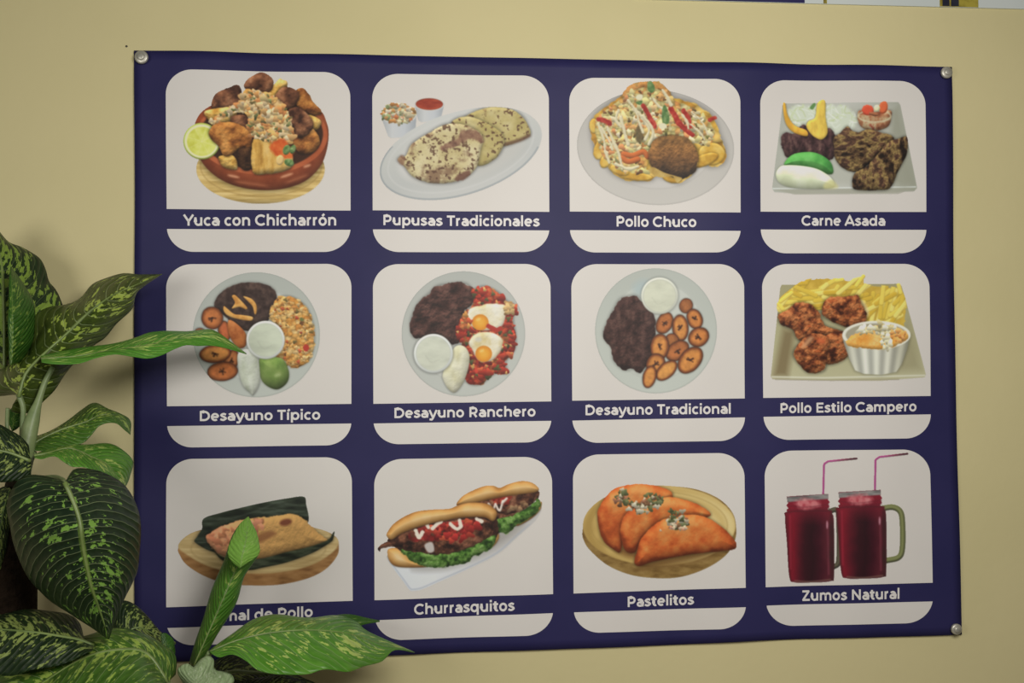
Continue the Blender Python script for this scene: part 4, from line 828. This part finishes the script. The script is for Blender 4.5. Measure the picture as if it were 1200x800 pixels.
# ---------------------------------------------------------------- the dumb cane plant
def leaf_mat(name, dark, light, spot, amt=.5, vein=.35, nv=13, rib=(.30, .40, .10), seed=0.0, asp=2.6, rough=.38, sheen=.32, trans=0.0):
    t = NT(name); uv = t.n('ShaderNodeUVMap'); sp = t.n('ShaderNodeSeparateXYZ'); t.l(uv.outputs[0], sp.inputs[0])
    u_ = sp.outputs[0]; v_ = t.math('MULTIPLY', t.math('SUBTRACT', sp.outputs[1], .5), 2.0); a = t.math('ABSOLUTE', v_)
    q = t.math('SUBTRACT', u_, t.math('MULTIPLY', t.math('POWER', a, 1.35), .26))
    tcn = t.n('ShaderNodeCombineXYZ'); t.l(t.math('MULTIPLY', u_, 3.0), tcn.inputs[0]); t.l(t.math('MULTIPLY', v_, 1.4), tcn.inputs[1]); tcn.inputs[2].default_value = seed
    lo = t.n('ShaderNodeTexNoise', i_Scale=1.4, i_Detail=3.0); t.l(tcn.outputs[0], lo.inputs['Vector'])
    qs = t.math('ADD', q, t.math('MULTIPLY', t.math('SUBTRACT', lo.outputs[0], .5), .05))
    cv = t.n('ShaderNodeCombineXYZ'); t.l(t.math('MULTIPLY', qs, 26.0), cv.inputs[0]); t.l(t.math('MULTIPLY', v_, 26.0 / asp / 2.0), cv.inputs[1]); cv.inputs[2].default_value = seed * 3.1 + 1
    n1 = t.n('ShaderNodeTexNoise', i_Scale=1.15, i_Detail=3.5, i_Roughness=.6); t.l(cv.outputs[0], n1.inputs['Vector'])
    n2 = t.n('ShaderNodeTexNoise', i_Scale=.24, i_Detail=1.0); t.l(cv.outputs[0], n2.inputs['Vector'])
    f = t.math('ADD', t.math('MULTIPLY', n1.outputs[0], .95), t.math('MULTIPLY', n2.outputs[0], .35))
    f = t.math('SUBTRACT', f, t.math('MULTIPLY', t.math('POWER', a, 2.0), .16))
    thr = .86 - amt * .30
    spots = t.step(f, thr, thr + .035)
    ph = t.math('FRACT', t.math('MULTIPLY', qs, float(nv))); d = t.math('ABSOLUTE', t.math('SUBTRACT', ph, .5))
    vn = t.step(d, .44, .495); vn = t.math('MULTIPLY', vn, t.math('SUBTRACT', 1.0, t.math('MULTIPLY', a, .55)))
    fine = t.math('ABSOLUTE', t.math('SUBTRACT', t.math('FRACT', t.math('MULTIPLY', qs, nv * 4.0)), .5))
    mid = t.math('SUBTRACT', 1.0, t.step(t.math('ADD', a, t.math('MULTIPLY', u_, .015)), .02, .05))
    lon = t.n('ShaderNodeTexNoise', i_Scale=1.2, i_Detail=4.0); t.l(cv.outputs[0], lon.inputs['Vector'])
    base = t.mix(t.step(lon.outputs[0], .32, .70), tuple(dark) + (1,), tuple(light) + (1,))
    base = t.mix(t.math('MULTIPLY', t.step(fine, .3, .5), .16), base, tuple(np.array(light) * 1.25) + (1,))
    c = t.mix(t.math('MULTIPLY', spots, .9), base, tuple(spot) + (1,))
    c = t.mix(t.math('MULTIPLY', vn, vein), c, (.42, .52, .26, 1)); c = t.mix(t.math('MULTIPLY', mid, .85), c, tuple(rib) + (1,))
    t.l(c, t.b.inputs['Base Color']); t.b.inputs['Roughness'].default_value = rough; t.b.inputs['Specular IOR Level'].default_value = sheen
    h = t.math('SUBTRACT', t.math('MULTIPLY', t.math('POWER', d, 2.0), -2.2), t.math('MULTIPLY', mid, .5)); t.bump(h, .45, .004)
    return t.m
M_STALK = noisy('pale_green_stalk', (0.14, 0.20, 0.075), (0.22, 0.28, 0.12), 30, 0.45, .1, 200)
M_CANE = noisy('brown_cane', (0.012, 0.010, 0.006), (0.024, 0.019, 0.010), 22, 0.85, .5, 60, .15)
M_POLE = noisy('coir_pole', (0.008, 0.005, 0.003), (0.016, 0.010, 0.006), 60, 0.95, 1.0, 160, .1, .004)
M_POT = noisy('dark_glazed_pot', (0.03, 0.025, 0.02), (0.05, 0.04, 0.03), 12, 0.35)
M_SOIL = noisy('potting_soil', (0.018, 0.011, 0.007), (0.045, 0.03, 0.02), 60, 0.95, 1, 120)

PB = at(60, 800, 0.26); PB = np.array([PB[0], PB[1], 0.0])
plant = empty('dumb_cane_plant', tuple(PB)); tag(plant, 'tall dumb cane plant with speckled green leaves standing in front of the banner\'s left edge', 'plant')
def tube(name, pts, rad, mat, parent=plant, seg=12, lab=None):
    """pts: world points, rad: radii; one smooth closed tube"""
    q = crs(np.c_[np.array(pts, float), np.array(rad, float)], 26); P, Rr = q[:, :3], q[:, 3]; V, Fc = [], []
    T = np.gradient(P, axis=0); T /= np.linalg.norm(T, axis=1)[:, None]; ref = np.array([0.3, 1, .1])
    for i in range(len(P)):
        a = np.cross(T[i], ref); a /= np.linalg.norm(a); b = np.cross(T[i], a)
        for k in range(seg): V.append(P[i] + Rr[i] * (math.cos(2 * math.pi * k / seg) * a + math.sin(2 * math.pi * k / seg) * b))
    for i in range(len(P) - 1):
        for k in range(seg): Fc.append((i * seg + k, i * seg + (k + 1) % seg, (i + 1) * seg + (k + 1) % seg, (i + 1) * seg + k))
    Fc += [tuple(range(seg))[::-1], tuple(range((len(P) - 1) * seg, len(P) * seg))]
    o = keep(mesh(name, V, Fc, mat, None, True), parent)
    if lab: o['label'] = lab
    return o
def depthline(d, n):
    d = np.atleast_1d(np.array(d, float)); return np.interp(np.linspace(0, 1, n), np.linspace(0, 1, len(d)), d)
def leaf(Lp, Mp, Rp, dL, dM, dR, mat, arch=0.0, wav=0.003, seed=1, label=None, n=56, m=13, rib=.0022, thick=.0006):
    """edge, midrib and edge outlines running base to tip, each with its own distance from the wall; a curved sheet with thickness"""
    e = [at(crs(q, n)[:, 0], crs(q, n)[:, 1], depthline(d, n)) for q, d in ((Lp, dL), (Mp, dM), (Rp, dR))]
    s = np.linspace(-1, 1, 2 * m + 1); rg = np.random.RandomState(seed); ph = rg.rand(4) * 6.28
    V = np.zeros((n, len(s), 3)); UV = np.zeros((n, len(s), 2)); tt = np.linspace(0, 1, n)
    for j, sv in enumerate(s):
        E_ = e[0] if sv < 0 else e[2]; V[:, j] = e[1] + (E_ - e[1]) * abs(sv); UV[:, j, 0] = tt; UV[:, j, 1] = sv * .5 + .5
    du = np.gradient(V, axis=0); dv = np.gradient(V, axis=1); N_ = np.cross(du, dv); L = np.linalg.norm(N_, axis=2, keepdims=True); N_ = N_ / np.maximum(L, 1e-9)
    Nm = N_[n // 2, m]; N_ = np.where(L < 1e-7, Nm, N_)
    if Nm @ (CAM - V[n // 2, m]) < 0: N_ = -N_
    taper = np.sin(np.pi * np.clip(tt, 0, 1)) ** .6
    A = np.abs(s)[None, :]
    disp = arch * (A * (1 - A) * 4 * .6 + 0 * A) * taper[:, None] + wav * A ** 2 * np.sin(tt[:, None] * 15 + np.where(s < 0, ph[0], ph[1])[None, :]) * taper[:, None] \
        + .0004 * np.sin((tt[:, None] - .26 * A ** 1.35) * 80) * A * (1 - A) * 4 * taper[:, None]
    V = V + N_ * disp[..., None]
    k = len(s); top = V.reshape(-1, 3); bot = (V - N_ * thick).reshape(-1, 3); vs = np.vstack([top, bot]); Nn = n * k; fs = []
    for i in range(n - 1):
        for j in range(k - 1):
            a = i * k + j; fs.append((a, a + 1, a + k + 1, a + k)); fs.append((Nn + a, Nn + a + k, Nn + a + k + 1, Nn + a + 1))
    rim = [j for j in range(k)] + [i * k + k - 1 for i in range(1, n)] + [(n - 1) * k + j for j in range(k - 2, -1, -1)] + [i * k for i in range(n - 2, 0, -1)]
    for a, b in zip(rim, rim[1:] + rim[:1]): fs.append((a, Nn + a, Nn + b, b))
    o = mesh('leaf', vs, fs, mat, None, True); uvl = o.data.uv_layers.new(name='UVMap'); uvs = np.vstack([UV.reshape(-1, 2)] * 2)
    li = np.zeros(len(o.data.loops), int); o.data.loops.foreach_get('vertex_index', li); uvl.data.foreach_set('uv', uvs[li].astype(np.float32).ravel())
    keep(o, plant)
    if label: o['label'] = label
    if rib:
        P = V[:, m] - N_[:, m] * thick * .4; q = P[:-3:3] if n > 10 else P
        tb = tube('midrib', [tuple(x) for x in q], list(np.linspace(rib, rib * .25, len(q))), M_RIB, o, 8); tb.matrix_parent_inverse = Matrix.Translation(-Vector(plant.location)) @ Matrix.Translation(Vector(plant.location)) ; tb.parent = o
    return o
M_RIB = noisy('leaf_midrib', (0.13, 0.19, 0.05), (0.19, 0.26, 0.075), 40, .4)
MD = leaf_mat('dark_leaf', (.009, .022, .009), (.018, .038, .014), (.22, .42, .07), .52, .50, 23, (.20, .34, .05), 1.0, 1.6, .42, .22)
MDS = leaf_mat('dark_speckled_leaf', (.007, .017, .006), (.016, .034, .010), (.24, .31, .08), .70, .18, 17, (.10, .16, .04), 2.0, 2.4, .45, .2)
MM = leaf_mat('mid_green_leaf', (.026, .092, .010), (.045, .135, .016), (.22, .34, .06), .46, .18, 20, (.12, .20, .04), 3.0, 2.6)
MO = leaf_mat('olive_leaf', (.036, .058, .009), (.062, .090, .014), (.40, .52, .09), .55, .44, 16, (.19, .25, .06), 4.0, 2.4)
MB = leaf_mat('bright_leaf', (.065, .230, .018), (.095, .290, .030), (.40, .56, .13), .66, .22, 20, (.16, .34, .05), 5.0, 4.5)
MBW = leaf_mat('bright_broad_leaf', (.058, .190, .014), (.095, .255, .026), (.42, .54, .13), .62, .46, 17, (.15, .30, .05), 6.0, 2.6)
MG = leaf_mat('grass_green_leaf', (.038, .105, .011), (.070, .160, .022), (.32, .45, .08), .56, .42, 17, (.24, .36, .08), 7.0, 2.2)
MP = leaf_mat('pale_leaf_underside', (.21, .30, .14), (.32, .41, .23), (.42, .50, .33), .5, .08, 10, (.22, .30, .15), 8.0, 1.6, .5, .3)
MY = leaf_mat('dark_leaf_pale_heart', (.010, .024, .009), (.022, .048, .014), (.22, .34, .05), .86, .2, 18, (.24, .36, .09), 9.0, 1.8, .42, .22)
MR = leaf_mat('rolled_leaf', (.048, .150, .012), (.075, .205, .024), (.33, .45, .10), .54, .24, 24, (.07, .17, .02), 10.0, 6.0)

# back leaves first
leaf([(-60, 300), (-50, 275), (-25, 262), (-5, 264), (2, 270)][::-1] and [(-12, 430), (-45, 400), (-60, 340), (-45, 290), (-8, 262)], [(5, 432), (5, 390), (4, 350), (2, 310), (-8, 262)], [(12, 432), (60, 385), (75, 366), (72, 350), (65, 338), (57, 330), (52, 315), (45, 302), (25, 288), (10, 282), (-8, 262)],
     [.10, .10, .08], [.15, .14, .10], [.09, .06, .07], MY, .006, .002, 3, 'dark upright leaf with pale yellow-green heart')
leaf([(11, 428), (10.5, 400), (11, 350), (12, 313)], [(13, 428), (14, 400), (14, 350), (12.5, 313)], [(26, 424), (40, 395), (41, 365), (32, 338), (12.5, 312)], [.20, .20, .16], [.205, .205, .163], [.155, .155, .14], MM, .004, .001, 5, 'green folded leaf', rib=0)
# big olive leaf with its tip over the banner
leaf([(20, 462), (-14, 462), (-6, 436), (15, 425), (22, 407), (35, 390), (42, 371), (57, 361), (75, 357), (92, 349), (107, 332), (125, 325), (145, 320.5), (162, 322), (190, 321)],
     [(22, 465), (27, 445), (33, 433), (55, 411), (80, 389), (105, 365), (130, 347), (156, 335), (190, 321)],
     [(20, 472), (12, 482), (36, 483), (50, 470), (64, 457), (76, 441), (90, 424), (107, 406), (122, 395), (135, 380), (156, 362), (160, 345), (172, 333), (190, 321)],
     [.17, .12, .10, .07], [.22, .20, .16, .08], [.20, .17, .12, .075], MO, .006, .002, 7, 'broad olive leaf reaching its tip over the banner edge')
# small leaf between the stalks
leaf([(12, 500), (8, 488), (14, 478), (24, 470)], [(14, 505), (16, 492), (19, 482), (24, 470)], [(16, 505), (24, 498), (27, 486), (24, 470)], [.17, .16], [.175, .165], [.17, .16], MM, .002, .001, 8, rib=0)
# mid leaf to the right of the node
leaf([(33, 522), (40, 513), (60, 505), (85, 488), (98, 480), (112, 472), (130, 479), (151, 491), (153, 509)], [(33, 524), (52, 512), (75, 502), (102, 493.5), (118, 486), (136, 488), (153, 509)],
     [(34, 527), (50, 527), (67, 526), (92, 520), (106, 509), (118, 499), (136, 495.5), (148, 504), (153, 509)], [.15, .10, .12], [.20, .17, .14], [.22, .20, .15], MG, .005, .002, 9, 'green leaf arching right below the stalks')
leaf([(40, 532), (52, 527), (62, 525), (85, 522), (104, 520), (122, 519), (140, 526), (157, 540), (152, 560), (146, 572)], [(40, 534), (60, 530), (82, 525), (107, 535), (128, 546), (146, 572)],
     [(41, 536), (50, 538), (65, 534), (77, 540), (86, 547), (105, 550), (125, 558), (138, 567), (146, 573)], [.20, .17, .16, .14], [.25, .23, .21, .17], [.27, .27, .25, .17], MBW, .005, .002, 10, 'bright green leaf bending down above the big dark leaf')
# dark speckled leaf at the frame's left edge
leaf([(34, 522), (18, 506), (-5, 496), (-40, 492), (-70, 510)], [(36, 540), (10, 530), (-20, 525), (-70, 520)], [(36, 556), (20, 563), (-5, 564), (-40, 555), (-70, 530)], [.24, .26, .22], [.26, .28, .24], [.26, .30, .26], MDS, .006, .002, 11, 'dark leaf with yellow-green specks at the node')
leaf([(10, 570), (0, 572), (-20, 590), (-30, 640), (-20, 690)], [(12, 572), (4, 600), (-2, 640), (-8, 690)], [(14, 574), (12, 600), (11, 625), (4, 660), (-4, 690)], [.20, .2], [.21, .21], [.20, .2], MDS, .004, .001, 12, rib=0)
# the big drooping leaf
leaf([(70, 562), (50, 556.5), (25, 560), (9, 588), (10, 615), (15, 640), (32, 672), (48, 692), (62, 707), (87, 724), (110, 737), (126, 748)],
     [(76, 565), (87, 590), (94, 612), (96.5, 635), (101, 660), (107, 687), (114, 707), (121, 727), (127, 749)],
     [(80, 558), (90, 549), (120, 552), (146, 567), (160, 596), (165, 630), (163.5, 665), (156, 682), (147, 697), (139, 714), (133, 733), (128, 749)],
     [.31, .29, .26, .27], [.35, .36, .34, .29], [.30, .26, .24, .27], MD, .010, .002, 13, 'big dark glossy leaf drooping point downward', rib=.0026)
# lower leaves
leaf([(128, 752), (134, 720), (142, 704), (162, 709), (182, 735), (206, 752)], [(135, 762), (146, 745), (160, 735), (180, 742), (206, 753)], [(140, 775), (160, 772), (180, 768), (195, 764), (206, 754)], [.17, .15, .13], [.19, .17, .14], [.20, .18, .14], MDS, .004, .002, 14, 'dark speckled leaf behind the bottom leaves')
leaf([(100, 760), (92, 730), (72, 716), (40, 714.5), (0, 718), (-40, 722)], [(110, 756), (92, 749), (70, 745), (45, 741), (0, 737), (-45, 738)], [(108, 762), (80, 775), (40, 785), (0, 790), (-45, 760)], [.22, .20, .20], [.26, .27, .25], [.28, .30, .28], MDS, .005, .002, 15, 'dark leaf with many cream blotches pointing left')
leaf([(206, 790), (205, 768), (190, 753), (170, 740), (140, 735.5), (107, 745), (75, 751), (37, 762), (0, 784), (-30, 812)], [(196, 800), (186, 782), (174, 767), (160, 760.5), (137, 761), (112, 765.5), (87, 776), (57, 795), (30, 812), (-10, 835)],
     [(192, 806), (180, 815), (160, 825), (135, 835), (100, 840), (70, 845), (40, 848), (0, 850), (-20, 845)], [.24, .21, .23], [.28, .27, .31], [.36, .40, .40], MG, .008, .003, 16, 'large green leaf curving over at the bottom edge', rib=.0026)
leaf([(188, 742), (196, 742), (205, 754), (204, 772)], [(190, 760), (196, 760), (200, 766), (202, 780)], [(188, 780), (194, 782), (198, 782), (201, 786)], [.20, .2], [.21, .21], [.21, .21], MM, .002, .001, 17, rib=0)
# dark leaves under the right bottom leaf
leaf([(250, 775), (262, 768), (290, 770), (325, 778), (350, 790), (370, 800)], [(250, 790), (275, 786), (310, 788), (345, 796), (370, 802)], [(250, 800), (275, 802), (310, 806), (345, 808), (370, 804)], [.10, .09, .08], [.13, .13, .10], [.15, .16, .12], MDS, .003, .002, 18, 'dark blotched leaf in the shade below the bright leaf')
leaf([(280, 812), (290, 796), (320, 791), (345, 793), (365, 802), (385, 815)], [(285, 818), (310, 808), (345, 806), (385, 818)], [(290, 825), (320, 822), (350, 822), (385, 820)], [.17, .16, .15], [.19, .19, .17], [.21, .21, .18], MDS, .003, .002, 19, rib=0)
leaf([(320, 745), (350, 730), (385, 722), (412, 720), (445, 726.5)], [(320, 752), (360, 742), (400, 730), (445, 727.5)], [(320, 765), (360, 755), (400, 742), (425, 732), (445, 728.5)], [.07, .06, .05], [.09, .085, .055], [.10, .095, .055], MM, .002, .001, 20, 'dark leaf tip peeping out behind the bright leaf', rib=0)
# rolled upright leaf and the long bright leaves
leaf([(221, 779), (236, 728), (249, 690), (262.5, 654), (271, 630), (281, 614), (290, 606)], [(227, 780), (247, 735), (262, 700), (276, 668), (285, 645), (288, 625), (291, 606)],
     [(234, 780), (254, 746), (270, 718), (279, 700), (287, 676), (298, 658), (303.5, 646), (301, 626), (291, 605)], [.17, .15, .12], [.205, .185, .13], [.17, .155, .12], MR, .006, .001, 21, 'upright half-rolled leaf with a pale tip', rib=.0012)
leaf([(280, 665), (270, 656), (266.5, 647), (272, 629), (281, 614), (290.5, 605)], [(281.5, 665), (284, 650), (288, 634), (290, 620), (291, 605)], [(283, 664), (294, 657), (304.5, 646.5), (301.5, 626), (291.5, 605)], [.205, .185, .15], [.212, .19, .15], [.205, .18, .15],
     leaf_mat('pale_unrolling_tip', (.15, .32, .045), (.19, .38, .065), (.26, .44, .10), .35, .05, 10, (.2, .3, .1), 11.0, 3), .002, .0005, 22, 'pale inner side of the unrolling leaf', rib=0)
leaf([(245, 762), (262, 748), (282, 734), (298, 726), (323, 721.5), (359, 721.3), (391, 719.5), (414, 728), (428, 739.5), (455, 750), (486, 764)], [(246, 763), (272, 752), (300, 744), (335, 739), (372, 738), (408, 742), (440, 752), (486, 764)],
     [(247, 764), (257, 770), (272, 767.5), (288, 775), (304, 785), (334, 788), (361, 790.5), (380, 786), (408, 786.5), (428, 779), (448, 774), (462, 762), (486, 764.5)], [.20, .12, .10, .09], [.24, .21, .18, .10], [.25, .28, .24, .10], MBW, .007, .003, 23, 'broad bright leaf spreading right below the banner', rib=.0016)
leaf([(48, 416), (80, 410), (110, 405), (135, 401), (160, 395), (175, 390), (194, 388), (220, 387.3), (244.5, 385), (257, 390), (270, 400), (289, 414)], [(48, 420), (90, 417), (130, 410), (165, 405), (195, 399), (220, 394), (246, 393), (265, 401), (289, 414.3)],
     [(49, 424), (65, 426), (92, 426), (112, 420), (135, 414.5), (157, 417), (174, 419.5), (190, 416), (203, 410), (218, 404.5), (232, 405), (248, 404.5), (265, 407.5), (289, 414.7)], [.20, .15, .10, .07], [.235, .195, .14, .075], [.25, .22, .16, .08], MB, .003, .001, 24, 'long narrow bright leaf reaching across the breakfast picture', rib=.0012)
# the pale young leaf at the bottom
leaf([(228, 830), (214, 800), (208, 784), (218, 777), (226, 781)], [(234, 830), (230, 805), (228, 790), (227, 781)], [(240, 830), (262, 810), (274, 800), (272, 790), (262, 786), (252, 784), (250, 772), (244, 768), (236, 771), (227, 781)], [.27, .27, .26], [.31, .30, .27], [.28, .26, .25], MP, .001, .0005, 25, 'pale grey-green young leaf at the bottom edge', rib=0)

# stalks, canes, pole and pot
def ap(x, y, d): return tuple(at(x, y, d))
tube('petiole', [ap(22, 462, .215), ap(27, 478, .215), ap(26.5, 500, .215), ap(28, 530, .215)], [.0035, .0032, .0035, .006], M_STALK)
tube('petiole', [ap(62, 430, .20), ap(53, 447, .205), ap(45, 470, .21), ap(37, 495, .215), ap(31, 522, .22), ap(28, 545, .22)], [.003, .0035, .0045, .009, .010, .010], M_STALK)
tube('petiole', [ap(9, 478, .19), ap(8.5, 500, .19), ap(14, 520, .20)], [.0025, .0025, .003], M_STALK)
tube('petiole', [ap(76, 567, .335), ap(72, 562, .30), ap(60, 560, .255), ap(38, 566, .225)], [.003, .0033, .004, .006], M_STALK)
tube('petiole', [ap(40, 528, .21), ap(33, 545, .215), ap(28, 565, .22)], [.0035, .005, .007], M_STALK)
tube('petiole', [ap(246, 764, .235), ap(238, 782, .23), ap(232, 815, .22)], [.0035, .004, .007], M_STALK)
tube('petiole', [ap(322, 789.5, .125), ap(295, 788, .15), ap(268, 788, .18), ap(240, 805, .21)], [.0015, .002, .003, .005], M_STALK)
tube('petiole', [ap(227, 778, .18), ap(226, 795, .20), ap(230, 830, .22)], [.005, .006, .008], M_STALK)
tube('petiole', [ap(104, 755, .26), ap(120, 775, .25), ap(122, 815, .24)], [.003, .004, .006], M_STALK)
tube('petiole', [ap(196, 798, .27), ap(190, 815, .26), ap(180, 850, .25)], [.004, .005, .007], M_STALK)
pb = lambda dx, dy, z: (PB[0] + dx, PB[1] + dy, z)
tube('cane', [ap(28, 528, .22), ap(14, 590, .16), ap(2, 660, .09), pb(-.10, .10, .55), pb(-.05, .02, .36)], [.012, .013, .014, .016, .018], M_CANE)
tube('cane', [ap(231, 800, .215), ap(225, 850, .22), pb(.10, .03, .55), pb(.04, .02, .36)], [.008, .011, .014, .016], M_CANE)
tube('cane', [ap(122, 800, .24), ap(120, 860, .245), pb(.03, .0, .55), pb(.0, -.02, .36)], [.008, .011, .014, .016], M_CANE)
pt = ap(6, 640, .17); tube('support_pole', [ap(4, 585, .17), pt, ap(7, 720, .17), (pt[0], pt[1], .6), (pt[0] + .02, pt[1] - .03, .34)], [.036] * 5, M_POLE, seg=20, lab='dark brown coir pole')
def lathe(name, prof, mat, seg=40):
    V, Fc = [], []
    for r, z in prof:
        for k in range(seg): V.append((PB[0] + r * math.cos(2 * math.pi * k / seg), PB[1] + r * math.sin(2 * math.pi * k / seg), z))
    for i in range(len(prof) - 1):
        for k in range(seg): Fc.append((i * seg + k, i * seg + (k + 1) % seg, (i + 1) * seg + (k + 1) % seg, (i + 1) * seg + k))
    Fc += [tuple(range(seg))[::-1], tuple(range((len(prof) - 1) * seg, len(prof) * seg))]
    return keep(mesh(name, V, Fc, mat, None, True), plant)
lathe('pot', [(.13, 0), (.15, .02), (.185, .30), (.20, .37), (.21, .40), (.20, .41), (.185, .40), (.18, .36)], M_POT)
lathe('soil', [(.17, .33), (.178, .362), (.10, .37), (.02, .372)], M_SOIL)
